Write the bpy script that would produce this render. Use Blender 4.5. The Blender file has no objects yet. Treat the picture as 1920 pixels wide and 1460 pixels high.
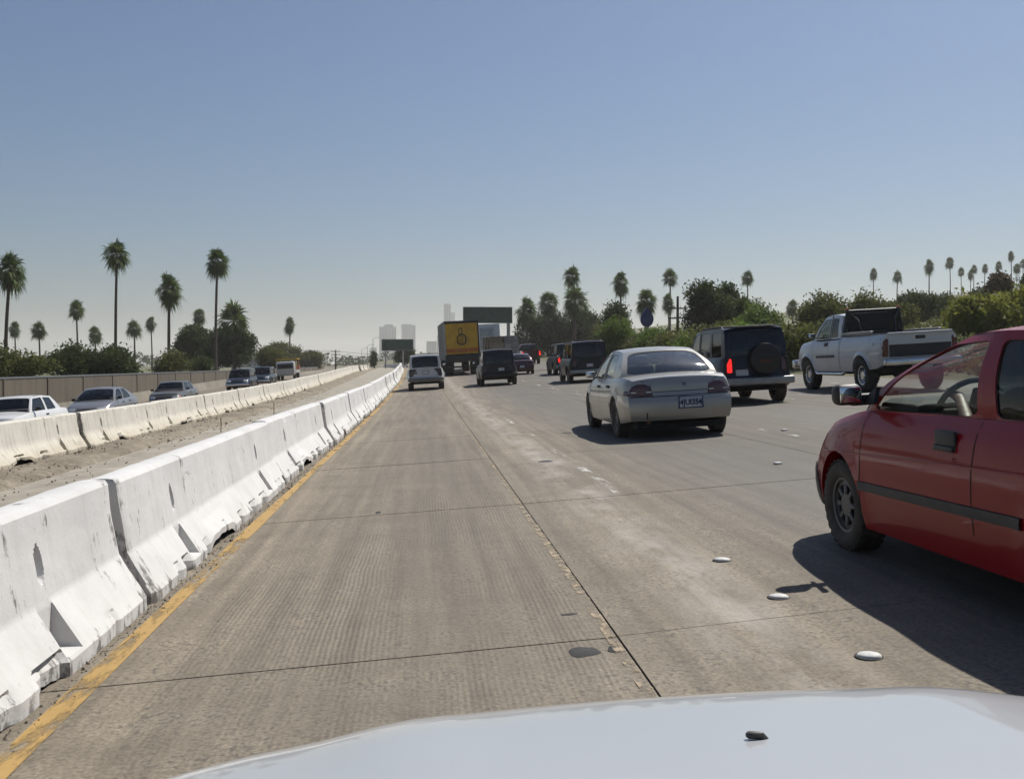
import bpy, bmesh, math, random
import numpy as np
from mathutils import Vector, Matrix, noise
from mathutils.bvhtree import BVHTree

SC = bpy.context.scene
COL = SC.collection
PI = math.pi
R = math.radians

# ------------------------------------------------------------------ camera, sky, sun, exposure
EYE = 1.32
cd = bpy.data.cameras.new('camera'); cam = bpy.data.objects.new('camera', cd); COL.objects.link(cam)
cd.sensor_fit = 'HORIZONTAL'; cd.sensor_width = 36.0; cd.lens = 36.0 * 1900 / 1920
cd.clip_start = 0.05; cd.clip_end = 20000
cam.location = (0, 0, EYE)
cam.rotation_euler = (R(90) - math.atan(45 / 1900), 0, -math.atan(165 / 1900))
SC.camera = cam

SUN_EL, SUN_AZ = R(54), R(44)          # azimuth measured from the road axis (+Y) to the right (+X)
world = bpy.data.worlds.new('World'); SC.world = world; world.use_nodes = True
nt = world.node_tree; nt.nodes.clear()
wo = nt.nodes.new('ShaderNodeOutputWorld'); bg = nt.nodes.new('ShaderNodeBackground')
sky = nt.nodes.new('ShaderNodeTexSky'); sky.sky_type = 'NISHITA'; sky.sun_disc = False
sky.sun_elevation = SUN_EL; sky.sun_rotation = SUN_AZ
sky.altitude = 50; sky.air_density = 1.2; sky.dust_density = 1.4; sky.ozone_density = 9.5
bg.inputs['Strength'].default_value = 0.056
nt.links.new(sky.outputs[0], bg.inputs['Color']); nt.links.new(bg.outputs[0], wo.inputs['Surface'])
sd = bpy.data.lights.new('sun', 'SUN'); sd.energy = 5.0; sd.angle = R(0.55); sd.color = (1.0, 0.955, 0.88)
sun = bpy.data.objects.new('sun', sd); COL.objects.link(sun)
sdir = Vector((math.sin(SUN_AZ) * math.cos(SUN_EL), math.cos(SUN_AZ) * math.cos(SUN_EL), math.sin(SUN_EL)))
sun.rotation_euler = sdir.to_track_quat('Z', 'Y').to_euler()
sun.location = (0, 0, 60)
SC.view_settings.view_transform = 'Standard'; SC.view_settings.look = 'None'
SC.view_settings.exposure = 0.28; SC.view_settings.gamma = 1.0; SC.view_settings.use_curve_mapping = False
SC.render.engine = 'CYCLES'
SC.cycles.use_denoising = True
SC.cycles.max_bounces = 8; SC.cycles.transparent_max_bounces = 24
SC.cycles.volume_bounces = 1; SC.cycles.caustics_reflective = False; SC.cycles.caustics_refractive = False

# ------------------------------------------------------------------ the lie of the land
BANK = 0.058
def curve(y): return -(max(0.0, y - 50.0)) ** 2 / 6000.0
def rise(y):
    t = min(1.0, max(0.0, (y - 25.0) / 110.0)); return t * t * (3 - 2 * t)
def cross(x):
    z = BANK * max(-24.0, min(15.5, x))
    t = min(1.0, max(0.0, (-7.4 - x) / 1.6)); z -= 0.28 * t
    return z
def RP(x, y, dz=0.0):                       # road coordinates -> world point
    return Vector((x + curve(y), y, cross(x) + rise(y) + dz))
def slope_y(y): return (rise(y + 1) - rise(y - 1)) / 2
def head(y): return math.atan((curve(y + 1) - curve(y - 1)) / 2)
def land(x, y):                             # world x,y -> height of the natural ground
    xr = x - curve(min(y, 700.0))
    z = rise(y) if y > 0 else 0.0
    if xr > 15.5:
        d = xr - 15.5
        z += BANK * 15.5 - 0.02 + min(34.0, 0.125 * d)
    elif xr < -19.3: z += -0.75
    else: z += cross(xr) - 0.12
    return z

# ------------------------------------------------------------------ mesh helpers
class MB:
    def __init__(s): s.v = []; s.f = []
    def add(s, v, f):
        o = len(s.v); s.v += [tuple(p) for p in v]; s.f += [tuple(i + o for i in q) for q in f]; return s
    def box(s, c, d, rot=None, taper=None):
        x, y, z = d[0] / 2, d[1] / 2, d[2] / 2
        pts = [Vector((sx * x, sy * y, sz * z)) for sz in (-1, 1) for sy in (-1, 1) for sx in (-1, 1)]
        if taper:
            for p in pts[4:]: p.x *= taper[0]; p.y *= taper[1]
        if rot: m = Matrix.Rotation(rot[0], 3, rot[1]); pts = [m @ p for p in pts]
        c = Vector(c)
        return s.add([p + c for p in pts], [(0, 2, 3, 1), (4, 5, 7, 6), (0, 1, 5, 4), (2, 6, 7, 3), (0, 4, 6, 2), (1, 3, 7, 5)])
    def bbox(s, c, d, b=0.02, seg=2, rot=None):                  # bevelled box
        bm = bmesh.new(); bmesh.ops.create_cube(bm, size=1.0)
        for v in bm.verts: v.co = Vector((v.co.x * d[0], v.co.y * d[1], v.co.z * d[2]))
        bmesh.ops.bevel(bm, geom=bm.edges[:], offset=min(b, min(d) * .49), segments=seg, affect='EDGES', profile=0.5)
        m = Matrix.Rotation(rot[0], 3, rot[1]) if rot else Matrix.Identity(3); c = Vector(c)
        bm.verts.index_update()
        s.add([m @ v.co + c for v in bm.verts], [[v.index for v in f.verts] for f in bm.faces]); bm.free(); return s
    def tube(s, pts, r, n=8, caps=True):
        pts = [Vector(p) for p in pts]; rr = r if isinstance(r, (list, tuple)) else [r] * len(pts)
        rings = []; prev = None
        for i, p in enumerate(pts):
            t = (pts[min(i + 1, len(pts) - 1)] - pts[max(i - 1, 0)]).normalized()
            a = Vector((0, 0, 1)) if abs(t.z) < .9 else Vector((1, 0, 0))
            if prev is not None: a = prev
            u = (a - t * a.dot(t)).normalized(); w = t.cross(u); prev = u
            rings.append([p + (u * math.cos(k * 2 * PI / n) + w * math.sin(k * 2 * PI / n)) * rr[i] for k in range(n)])
        v = [q for ring in rings for q in ring]; f = []
        for i in range(len(pts) - 1):
            for k in range(n):
                a, b = i * n + k, i * n + (k + 1) % n; f.append((a, b, b + n, a + n))
        if caps: f.append(tuple(reversed(range(n)))); f.append(tuple(range((len(pts) - 1) * n, len(pts) * n)))
        return s.add(v, f)
    def lathe(s, prof, n=24, c=(0, 0, 0), axis='X'):              # prof: (radius, height along axis)
        v = []; f = []; c = Vector(c)
        for r, h in prof:
            for k in range(n):
                a = 2 * PI * k / n; u, w = r * math.cos(a), r * math.sin(a)
                p = Vector((h, u, w)) if axis == 'X' else (Vector((u, w, h)) if axis == 'Z' else Vector((w, h, u)))
                v.append(p + c)
        for i in range(len(prof) - 1):
            for k in range(n):
                a, b = i * n + k, i * n + (k + 1) % n; f.append((a, b, b + n, a + n))
        return s.add(v, f)
    def grid(s, rows):
        n = len(rows[0]); v = [p for r in rows for p in r]; f = []
        for i in range(len(rows) - 1):
            for k in range(n - 1):
                a = i * n + k; f.append((a, a + 1, a + n + 1, a + n))
        return s.add(v, f)
    def mesh(s, name, merge=0.0):
        me = bpy.data.meshes.new(name); me.from_pydata(s.v, [], s.f)
        bm = bmesh.new(); bm.from_mesh(me)
        if merge: bmesh.ops.remove_doubles(bm, verts=bm.verts[:], dist=merge)
        bmesh.ops.recalc_face_normals(bm, faces=bm.faces[:]); bm.to_mesh(me); bm.free()
        return me
    def build(s, name, mat, parent=None, ang=35, merge=0.0):
        me = s.mesh(name, merge)
        return link(name, me, mat, parent, ang)

def link(name, me, mat=None, parent=None, ang=35):
    if mat is not None and len(me.materials) == 0: me.materials.append(mat)
    if ang and len(me.polygons) and not me.get('sm'):
        me.shade_smooth(); me.set_sharp_from_angle(angle=R(ang)); me['sm'] = 1
    o = bpy.data.objects.new(name, me); COL.objects.link(o)
    if parent is not None: o.parent = parent
    return o
def tag(o, label, cat, group=None):
    o['label'] = label; o['category'] = cat
    if group: o['group'] = group
    return o
def struct(o): o['kind'] = 'structure'; return o
def empty(name, loc=(0, 0, 0), parent=None):
    o = bpy.data.objects.new(name, None); o.empty_display_size = .2; COL.objects.link(o); o.location = loc
    if parent is not None: o.parent = parent
    return o
def lerp(a, b, t): return a + (b - a) * t
def pchip(tab):                              # smooth monotone interpolation through (x, y) pairs
    xs = [p[0] for p in tab]; ys = [p[1] for p in tab]; n = len(xs)
    if n == 1: return lambda x: ys[0]
    h = [xs[i + 1] - xs[i] for i in range(n - 1)]; d = [(ys[i + 1] - ys[i]) / h[i] for i in range(n - 1)]
    m = [d[0]] + [0 if d[i - 1] * d[i] <= 0 else 2 * d[i - 1] * d[i] / (d[i - 1] + d[i]) for i in range(1, n - 1)] + [d[-1]]
    def fn(x):
        if x <= xs[0]: return ys[0]
        if x >= xs[-1]: return ys[-1]
        i = 0
        while x > xs[i + 1]: i += 1
        t = (x - xs[i]) / h[i]
        return ((2*t**3 - 3*t*t + 1) * ys[i] + (t**3 - 2*t*t + t) * h[i] * m[i] + (-2*t**3 + 3*t*t) * ys[i+1] + (t**3 - t*t) * h[i] * m[i+1])
    return fn
def ordinal(i): return ['first', 'second', 'third', 'fourth', 'fifth', 'sixth', 'seventh', 'eighth', 'ninth', 'tenth'][i]

# ------------------------------------------------------------------ materials
class NT:
    def __init__(s, name):
        s.m = bpy.data.materials.new(name); s.m.use_nodes = True; s.t = s.m.node_tree
        s.b = s.t.nodes['Principled BSDF']; s.out = s.t.nodes['Material Output']
    def n(s, typ, **kw):
        o = s.t.nodes.new('ShaderNode' + typ)
        for k, v in kw.items(): setattr(o, k, v)
        return o
    def l(s, a, b): s.t.links.new(a, b)
    def val(s, inp, v):
        if hasattr(v, 'links'): s.l(v, inp)
        else: inp.default_value = v
    def math(s, op, a, b=0.0, c=None, clamp=False):
        o = s.n('Math', operation=op, use_clamp=clamp); s.val(o.inputs[0], a); s.val(o.inputs[1], b)
        if c is not None: s.val(o.inputs[2], c)
        return o.outputs[0]
    def mix(s, f, a, b, mode='MIX'):
        o = s.n('Mix', data_type='RGBA', blend_type=mode); s.val(o.inputs[0], f)
        for i, v in ((6, a), (7, b)):
            if hasattr(v, 'links'): s.l(v, o.inputs[i])
            else: o.inputs[i].default_value = (*v, 1)
        return o.outputs[2]
    def noise(s, scale, vec=None, detail=4, rough=.55, dist=0.0):
        o = s.n('TexNoise'); o.inputs['Scale'].default_value = scale; o.inputs['Detail'].default_value = detail
        o.inputs['Roughness'].default_value = rough; o.inputs['Distortion'].default_value = dist
        if vec is not None: s.l(vec, o.inputs['Vector'])
        return o.outputs['Fac']
    def ramp(s, f, stops):
        o = s.n('ValToRGB'); e = o.color_ramp.elements
        while len(e) < len(stops): e.new(.5)
        for q, (p, c) in zip(e, stops): q.position = p; q.color = (*c, 1) if isinstance(c, tuple) else (c, c, c, 1)
        s.l(f, o.inputs[0]); return o.outputs[0]
    def mapping(s, vec, scale=(1, 1, 1), loc=(0, 0, 0)):
        o = s.n('Mapping'); o.inputs['Scale'].default_value = scale; o.inputs['Location'].default_value = loc
        s.l(vec, o.inputs['Vector']); return o.outputs[0]
    def bump(s, h, strength=.3, dist=.01, nrm=None):
        o = s.n('Bump'); o.inputs['Strength'].default_value = strength; o.inputs['Distance'].default_value = dist
        s.l(h, o.inputs['Height'])
        if nrm is not None: s.l(nrm, o.inputs['Normal'])
        return o.outputs[0]
    def pos(s): return s.n('NewGeometry').outputs['Position']
    def obj(s): return s.n('TexCoord').outputs['Object']
    def rnd(s): return s.n('ObjectInfo').outputs['Random']
    def sep(s, v):
        o = s.n('SeparateXYZ'); s.l(v, o.inputs[0]); return o.outputs

def plain(name, col, rough=.6, metal=0.0, var=.18, scale=6.0, bump=.0, coat=0.0, spec=.5, dirt=0.0, rvar=.25):
    q = NT(name); b = q.b
    v = q.obj(); n1 = q.noise(scale, v, 5); f = q.ramp(n1, [(.3, 1 - var), (.7, 1 + var)])
    if not metal > .5: col = tuple(k * .80 for k in col)
    c = q.mix(1.0, col, f, 'MULTIPLY')
    if dirt:
        z = q.sep(v)[2]; g = q.math('MULTIPLY_ADD', z, -1.6, 1.15, clamp=True)
        n2 = q.noise(9, v, 6, .65)
        c = q.mix(q.math('MULTIPLY', q.math('MULTIPLY', g, n2), dirt), c, (.23, .20, .16))
    q.l(c, b.inputs['Base Color'])
    b.inputs['Metallic'].default_value = metal
    q.l(q.math('MULTIPLY_ADD', q.noise(scale * 3, v, 4), rvar, rough - rvar * .5, clamp=True), b.inputs['Roughness'])
    b.inputs['Coat Weight'].default_value = coat; b.inputs['Coat Roughness'].default_value = .06
    b.inputs['Specular IOR Level'].default_value = spec
    if bump: q.l(q.bump(q.noise(scale * 8, v, 6), bump, .01), b.inputs['Normal'])
    return q.m
def paint(name, col, metal=.0, rough=.38, coat=.7, dirt=.5, spec=.3): return plain(name, col, rough, metal, .04, 1.5, 0, coat, spec, dirt, .04)
def glass_mat(name, tint, refl=1.0, c0=.06):
    q = NT(name); q.t.nodes.remove(q.b)
    tr = q.n('BsdfTransparent'); tr.inputs[0].default_value = (*tint, 1)
    gl = q.n('BsdfGlossy'); gl.inputs['Roughness'].default_value = .03; gl.inputs[0].default_value = (refl, refl, refl, 1)
    ge = q.n('NewGeometry'); dp = q.n('VectorMath', operation='DOT_PRODUCT'); q.l(ge.outputs['Incoming'], dp.inputs[0]); q.l(ge.outputs['Normal'], dp.inputs[1])
    c1 = q.math('SUBTRACT', 1.0, q.math('ABSOLUTE', dp.outputs['Value'])); fr = q.math('MULTIPLY_ADD', q.math('POWER', c1, 5.0), .92, c0)
    mx = q.n('MixShader'); q.l(fr, mx.inputs[0]); q.l(tr.outputs[0], mx.inputs[1]); q.l(gl.outputs[0], mx.inputs[2])
    q.l(mx.outputs[0], q.out.inputs['Surface']); return q.m
def leaf_mat(name, c1, c2, scale=.8, trans=.35, rough=.5):
    q = NT(name); v = q.pos()
    n = q.noise(scale, v, 3); n2 = q.noise(7, v, 2)
    c = q.mix(q.math('MULTIPLY_ADD', n2, .5, q.math('MULTIPLY_ADD', n, 1.6, -.55), clamp=True), c1, c2)
    q.l(c, q.b.inputs['Base Color']); q.b.inputs['Roughness'].default_value = .7; q.b.inputs['Specular IOR Level'].default_value = .15
    t = q.n('BsdfTranslucent'); q.l(c, t.inputs[0]); mx = q.n('MixShader'); mx.inputs[0].default_value = trans
    q.l(q.b.outputs[0], mx.inputs[1]); q.l(t.outputs[0], mx.inputs[2]); q.l(mx.outputs[0], q.out.inputs['Surface'])
    return q.m
def paint_mark(name, col, keep=.5, scale=7.0, stretch=(1, .25, 1)):     # road paint worn through to the concrete
    q = NT(name); v = q.mapping(q.pos(), stretch)
    a = q.noise(scale, v, 8, .7); b2 = q.noise(.9, q.pos(), 3)
    f = q.ramp(q.math('ADD', a, q.math('MULTIPLY_ADD', b2, .3, -.15)), [(keep - .07, 0.0), (keep + .07, 1.0)])
    q.l(q.mix(q.noise(30, q.pos()), col, tuple(x * .72 for x in col)), q.b.inputs['Base Color']); q.b.inputs['Roughness'].default_value = .75
    t = q.n('BsdfTransparent'); mx = q.n('MixShader'); q.l(f, mx.inputs[0]); q.l(t.outputs[0], mx.inputs[1]); q.l(q.b.outputs[0], mx.inputs[2])
    q.l(mx.outputs[0], q.out.inputs['Surface']); return q.m

def concrete_road(name, base, grooves=True):
    q = NT(name); P = q.pos(); X, Y, Z = q.sep(P)
    big = q.noise(.35, P, 4); mid = q.noise(2.2, P, 6, .6); fine = q.noise(55, P, 3, .6); speck = q.noise(38, P, 3, .55)
    strk = q.noise(1.0, q.mapping(P, (7, .22, 1)), 6, .6)
    c = q.mix(q.ramp(big, [(.3, 0.0), (.7, 1.0)]), tuple(x * .9 for x in base), tuple(x * 1.1 for x in base))
    c = q.mix(1.0, c, q.ramp(mid, [(.25, .72), (.75, 1.22)]), 'MULTIPLY')
    c = q.mix(1.0, c, q.ramp(strk, [(.3, .66), (.65, 1.16)]), 'MULTIPLY')
    c = q.mix(1.0, c, q.ramp(fine, [(.3, .62), (.52, 1.0), (.75, 1.28)]), 'MULTIPLY')
    c = q.mix(q.ramp(q.math('MULTIPLY', speck, q.ramp(mid, [(.3, .8), (.6, 1.1)])), [(.57, 0.0), (.66, .6)]), c, (.07, .065, .058))
    # dark rubber and oil in the middle and the wheel paths of each 3.45 m lane
    ph = q.math('MULTIPLY_ADD', X, 2 * PI / 3.45, -0.2)
    lane = q.math('MULTIPLY_ADD', q.math('COSINE', ph), .5, .5)
    drk = q.math('MULTIPLY', lane, q.ramp(q.noise(.8, q.mapping(P, (1, .12, 1)), 4), [(.3, .25), (.65, 1.0)]))
    c = q.mix(q.math('MULTIPLY', drk, .66), c, (.105, .090, .068))
    # the lanes to the right of the first line are an older, greyer pour
    old = q.math('MULTIPLY', q.ramp(q.math('MULTIPLY_ADD', X, .5, -.7), [(0.0, 0.0), (1.0, 1.0)]), .60)
    c = q.mix(old, c, (.085, .081, .073))
    # pale grinding scar left by the old lane line
    dx = q.math('ABSOLUTE', q.math('SUBTRACT', X, q.math('MULTIPLY_ADD', q.noise(.5, q.mapping(P, (.2, 1, 1)), 3), .55, 1.25)))
    scar = q.math('MULTIPLY', q.math('SUBTRACT', 1.0, q.math('MULTIPLY', dx, 3.0), clamp=True), q.ramp(q.noise(3.2, q.mapping(P, (1, .35, 1)), 7, .68), [(.4, 0.0), (.66, .8)]))
    c = q.mix(scar, c, (.42, .39, .34))
    c = q.mix(1.0, c, (.84, .84, .86), 'MULTIPLY')
    q.l(c, q.b.inputs['Base Color'])
    q.l(q.math('MULTIPLY_ADD', lane, -.12, .86), q.b.inputs['Roughness']); q.b.inputs['Specular IOR Level'].default_value = .35
    h = q.math('ADD', q.math('MULTIPLY', fine, .5), q.math('MULTIPLY', speck, .6))
    if grooves:
        wx = q.math('MULTIPLY_ADD', q.noise(.7, P, 3), .06, X)
        g = q.math('SINE', q.math('MULTIPLY', wx, 2 * PI / .027))
        msk = q.ramp(q.noise(.9, q.mapping(P, (1, .3, 1), (3, 0, 0)), 5, .65), [(.44, 0.0), (.66, 1.0)])
        inlane = q.math('MULTIPLY', q.math('GREATER_THAN', X, -1.15), q.math('LESS_THAN', X, .8))
        gg = q.math('MULTIPLY', q.math('MULTIPLY', g, msk), inlane)
        h = q.math('MULTIPLY_ADD', gg, .30, h)
    q.l(q.bump(h, .55, .008), q.b.inputs['Normal'])
    return q.m

def barrier_mat(name, white, dirt_amt, cream):
    q = NT(name); v = q.obj(); X, Y, Z = q.sep(v); rn = q.rnd()
    vv = q.n('VectorMath', operation='ADD'); q.l(v, vv.inputs[0]); cmb = q.n('CombineXYZ'); q.l(q.math('MULTIPLY', rn, 37.0), cmb.inputs[1]); q.l(cmb.outputs[0], vv.inputs[1]); V = vv.outputs[0]
    n1 = q.noise(2.0, V, 5); n2 = q.noise(11, V, 8, .72); n3 = q.noise(3.2, q.mapping(V, (1, 2.2, .5)), 7, .7)
    c = q.mix(q.ramp(n1, [(.35, 0.0), (.7, 1.0)]), white, tuple(x * .88 for x in white))
    streak = q.noise(6, q.mapping(V, (1, 2.4, .12)), 5, .6)
    c = q.mix(q.math('MULTIPLY', q.ramp(streak, [(.5, 0.0), (.72, 1.0)]), dirt_amt), c, (.42, .38, .31))
    low = q.math('MULTIPLY_ADD', Z, -2.6, 1.0, clamp=True)
    c = q.mix(q.math('MULTIPLY', q.math('MULTIPLY', low, n1), cream), c, (.50, .40, .22))
    # paint worn off in patches: low on the toe, on the top edge, at the ends
    toe = q.math('MULTIPLY_ADD', Z, -7.5, 1.0, clamp=True)
    edge = q.math('MULTIPLY_ADD', q.math('SUBTRACT', q.math('ABSOLUTE', Y), 2.80), 3.2, 0.0, clamp=True)
    bare = q.math('ADD', q.math('ADD', n3, q.math('MULTIPLY', toe, .16)), q.math('MULTIPLY', edge, .10))
    f = q.ramp(q.math('MULTIPLY_ADD', n2, .55, bare), [(.90, 0.0), (.985, .9)])
    c = q.mix(f, c, q.mix(n2, (.30, .28, .26), (.13, .11, .10)))
    scr = q.noise(15, q.mapping(V, (1, .25, 1.6)), 3, .5)
    c = q.mix(q.ramp(scr, [(.71, 0.0), (.77, .5)]), c, (.14, .13, .13))
    c = q.mix(1.0, c, (.73, .73, .73), 'MULTIPLY'); q.l(c, q.b.inputs['Base Color']); q.b.inputs['Roughness'].default_value = .8; q.b.inputs['Specular IOR Level'].default_value = .3
    q.l(q.bump(q.math('MULTIPLY_ADD', f, -.5, n2), .35, .012), q.b.inputs['Normal'])
    return q.m

M = {}
M['road'] = concrete_road('road_concrete', (.255, .216, .158))
M['road_far'] = concrete_road('far_road_concrete', (.255, .216, .158), False)
M['joint'] = plain('joint_grime', (.12, .10, .078), .9, bump=.4, scale=12)
M['yellow'] = paint_mark('yellow_road_paint', (.39, .245, .075), .44)
M['white_line'] = paint_mark('worn_white_paint', (.55, .53, .49), .56, 6.0)
M['barrier'] = barrier_mat('white_barrier_paint', (.79, .785, .77), .17, .10)
M['barrier_cream'] = barrier_mat('stained_barrier_paint', (.77, .735, .65), .8, .9)
M['pale_conc'] = plain('pale_median_concrete', (.33, .295, .235), .85, 0, .25, 1.6, .4)
def dirt_mat():
    q = NT('median_dirt'); v = q.pos(); a = q.noise(1.1, v, 6, .65); b2 = q.noise(9, v, 8, .75)
    c = q.mix(q.ramp(a, [(.35, 0.0), (.65, 1.0)]), (.165, .135, .095), (.26, .225, .17)); c = q.mix(1.0, c, q.ramp(b2, [(.3, .5), (.7, 1.35)]), 'MULTIPLY')
    q.l(c, q.b.inputs['Base Color']); q.b.inputs['Roughness'].default_value = .95; q.l(q.bump(b2, .8, .05), q.b.inputs['Normal']); return q.m
M['dirt'] = dirt_mat()
def ground_mat():
    q = NT('dry_ground'); v = q.pos(); a = q.noise(.05, v, 6, .6); b2 = q.noise(1.3, v, 8, .7)
    c = q.mix(q.ramp(a, [(.4, 0.0), (.6, 1.0)]), (.16, .135, .075), (.07, .09, .035)); c = q.mix(1.0, c, q.ramp(b2, [(.3, .6), (.7, 1.3)]), 'MULTIPLY')
    q.l(c, q.b.inputs['Base Color']); q.b.inputs['Roughness'].default_value = .95; q.l(q.bump(b2, .8, .3), q.b.inputs['Normal']); return q.m
M['ground'] = ground_mat()
M['black'] = plain('black_plastic', (.022, .022, .023), .55, var=.25, scale=5, dirt=.25)
M['trim'] = plain('dull_black_trim', (.035, .035, .036), .6, var=.2)
M['seam'] = plain('panel_gap', (.012, .012, .012), .8)
M['tyre'] = plain('tyre_rubber', (.020, .019, .018), .85, var=.3, scale=14, bump=.3, dirt=.3)
M['under'] = plain('underbody', (.012, .012, .012), .9)
M['chrome'] = plain('chrome', (.62, .62, .62), .18, 1.0, .1)
M['alloy'] = plain('alloy_rim', (.36, .36, .36), .35, .9, .15, 8)
M['hubcap'] = plain('grey_hubcap', (.11, .112, .115), .45, .3, .15, 8)
M['glass_dark'] = glass_mat('dark_glass', (.045, .055, .055), .8)
M['glass_rear'] = glass_mat('silvered_rear_glass', (.62, .68, .64), 1.0, .17)
M['glass_mid'] = glass_mat('tinted_glass', (.50, .56, .54))
M['glass_clear'] = glass_mat('clear_glass', (.80, .85, .82), .8, .03)
M['seat'] = plain('grey_seat_cloth', (.11, .105, .10), .9)
M['seat_tan'] = plain('beige_seat_cloth', (.30, .26, .21), .9)
M['interior'] = plain('dark_interior', (.03, .03, .032), .8)
M['tail'] = plain('red_lens', (.11, .010, .010), .2, coat=.6, var=.2, scale=20)
M['tail_dark'] = plain('smoked_red_lens', (.085, .018, .016), .18, coat=.7, var=.3, scale=20)
M['amber'] = plain('amber_lens', (.55, .13, .02), .25, coat=.5)
M['lamp'] = plain('clear_lamp_lens', (.55, .56, .56), .15, .4, coat=.6)
M['plate'] = plain('white_plate', (.62, .63, .64), .5, var=.06)
M['ink'] = plain('blue_plate_ink', (.02, .035, .11), .6)
M['mirror'] = plain('mirror_glass', (.75, .77, .78), .04, 1.0, .02)
def glow(name, col, e):
    q = NT(name); q.b.inputs['Base Color'].default_value = (*col, 1); q.b.inputs['Emission Color'].default_value = (*col, 1); q.b.inputs['Emission Strength'].default_value = e; return q.m
M['brake'] = glow('lit_brake_lens', (.9, .02, .015), 1.1)
M['bark'] = plain('palm_bark', (.115, .092, .070), .95, 0, .35, 5, .6)
M['wood'] = plain('tree_bark', (.07, .055, .042), .95, 0, .3, 6, .6)
M['frond'] = leaf_mat('palm_frond', (.040, .076, .018), (.12, .16, .048), .6, .35)
M['dead_frond'] = leaf_mat('dead_palm_frond', (.10, .075, .045), (.17, .13, .08), .9, .2)
M['leaf_dark'] = leaf_mat('dark_leaf', (.026, .046, .014), (.070, .090, .028), .7, .35)
M['leaf_olive'] = leaf_mat('olive_leaf', (.055, .075, .020), (.145, .145, .045), .7, .4)
M['leaf_green'] = leaf_mat('bright_leaf', (.060, .115, .020), (.140, .195, .040), .7, .42)
M['leaf_yellow'] = leaf_mat('yellow_green_leaf', (.11, .135, .022), (.22, .22, .045), .7, .42)
M['steel'] = plain('galvanised_steel', (.30, .30, .29), .5, .6, .15)
M['rust'] = plain('rusty_steel', (.13, .065, .035), .85, .2, .3, 10, .4)
# ------------------------------------------------------------------ ground, roads, markings
def span(a, b, step):
    n = max(1, int(math.ceil((b - a) / step))); return [a + (b - a) * i / n for i in range(n + 1)]
def strip_sheet(x0, x1, y0, y1, dz, nx=1, step=2.0, grow=1.0):
    ys = []; y = y0; st = step
    while y < y1 - 1e-6: ys.append(y); y += st; st *= grow
    ys.append(y1)
    mb = MB(); mb.grid([[RP(lerp(x0, x1, i / nx), y, dz) for i in range(nx + 1)] for y in ys]); return mb

gx = [-6000, -3000, -1500, -700, -350, -180, -110, -70, -45, -32, -25, -19.4, -19.2, -9.2, -7.4, -2, 0, 15.4, 15.6, 19, 24, 32, 45, 65, 90, 130, 180, 260, 300, 420, 800, 1600, 3200, 6000]
gy = [-400, -100, -30, -8] + span(0, 150, 6) + [165, 185, 210, 240, 280, 330, 400, 500, 700, 1000, 1600, 2600, 4200, 7000, 12000]
mb = MB()
rows = []
for y in gy:
    r = []
    for x in gx:
        xw = x + curve(min(y, 700)); z = land(xw, y)
        if x > 80: z += 1.5 * noise.noise((x * .02, y * .02, 3.3)) * min(1, (x - 80) / 40)
        r.append((xw, y, z))
    rows.append(r)
mb.grid(rows)
ground = struct(mb.build('ground', M['ground'], ang=80))

road = struct(strip_sheet(-2.4, 15.5, -6, 75, -.008, 4).build('road', M['joint'], ang=60))
# concrete slabs, each a piece of its own with open joints
edges = [(-2.35, .895), (.905, 4.62), (4.63, 8.30), (8.31, 11.95), (11.96, 15.45)]
random.seed(4)
JY = [-5.2 + 4.57 * i for i in range(18)]
def jy(col, i, x):                           # skewed transverse joints, out of step between columns
    off = [0.55, 0.72, -.4, 1.3, .2][col]; sk = [.05, .12, .12, .12, .12][col]
    return JY[i] + off + sk * (x - edges[col][0])
for cidx, (x0, x1) in enumerate(edges):
    for i in range(len(JY) - 1):
        tilt = random.uniform(-.0022, .0022); mb = MB()
        g = .0032
        bnd = []
        nx, ny = 2, 5
        rows = []
        for b_ in range(ny + 1):
            row = []
            for a in range(nx + 1):
                x = lerp(x0, x1, a / nx); ya = jy(cidx, i, x) + g; yb = jy(cidx, i + 1, x) - g
                row.append(RP(x, lerp(ya, yb, b_ / ny), tilt * (b_ / ny - .5) * 2))
            rows.append(row)
        mb.grid(rows)
        ring = rows[0] + [r[-1] for r in rows[1:]] + rows[-1][-2::-1] + [r[0] for r in rows[-2:0:-1]]
        low = [p - Vector((0, 0, .05)) for p in ring]; n = len(ring)
        mb.add(list(ring) + low, [(k, (k + 1) % n, (k + 1) % n + n, k + n) for k in range(n)])
        mb.build('concrete_slab', M['road'], road, ang=30, merge=.0005)
far = strip_sheet(-2.4, 15.5, 76.5, 900, -.001, 4, 3.0, 1.05).build('far_pavement', M['road_far'], road, ang=60)
skirt = strip_sheet(-2.4, 15.5, 72.5, 78, -.03, 4, 1.0).build('far_pavement', M['road_far'], road, ang=60)

def mark(name, x0, x1, y0, y1, mat, dz=.004, wob=0.0, step=1.5):
    ys = span(y0, y1, step); mb = MB()
    mb.grid([[RP(lerp(x0, x1, t) + wob * noise.noise((y * .35, t * 3, x0)), y, dz) for t in (0, .5, 1)] for y in ys])
    return mb.build(name, mat, road, ang=60)
mark('yellow_line', -1.53, -1.42, 1.5, 72, M['yellow'], wob=.02)
for a, b_ in ((74, 130), (130, 260)): mark('yellow_line', -1.53, -1.42, a, b_, M['yellow'], .006)
for y in [9.5, 12.0, 16.0, 21.0, 26.5, 33, 41, 50, 60]: mark('lane_line', 1.80, 1.90, y, y + 2.6, M['white_line'])
for y in span(6, 66, 7.3): mark('lane_line', 5.26, 5.36, y, y + 3.0, M['white_line'])
for y in span(9, 64, 7.3): mark('lane_line', 8.78, 8.88, y, y + 3.0, M['white_line'])
mark('edge_line', 12.9, 13.0, 5, 72, M['white_line'])
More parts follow.
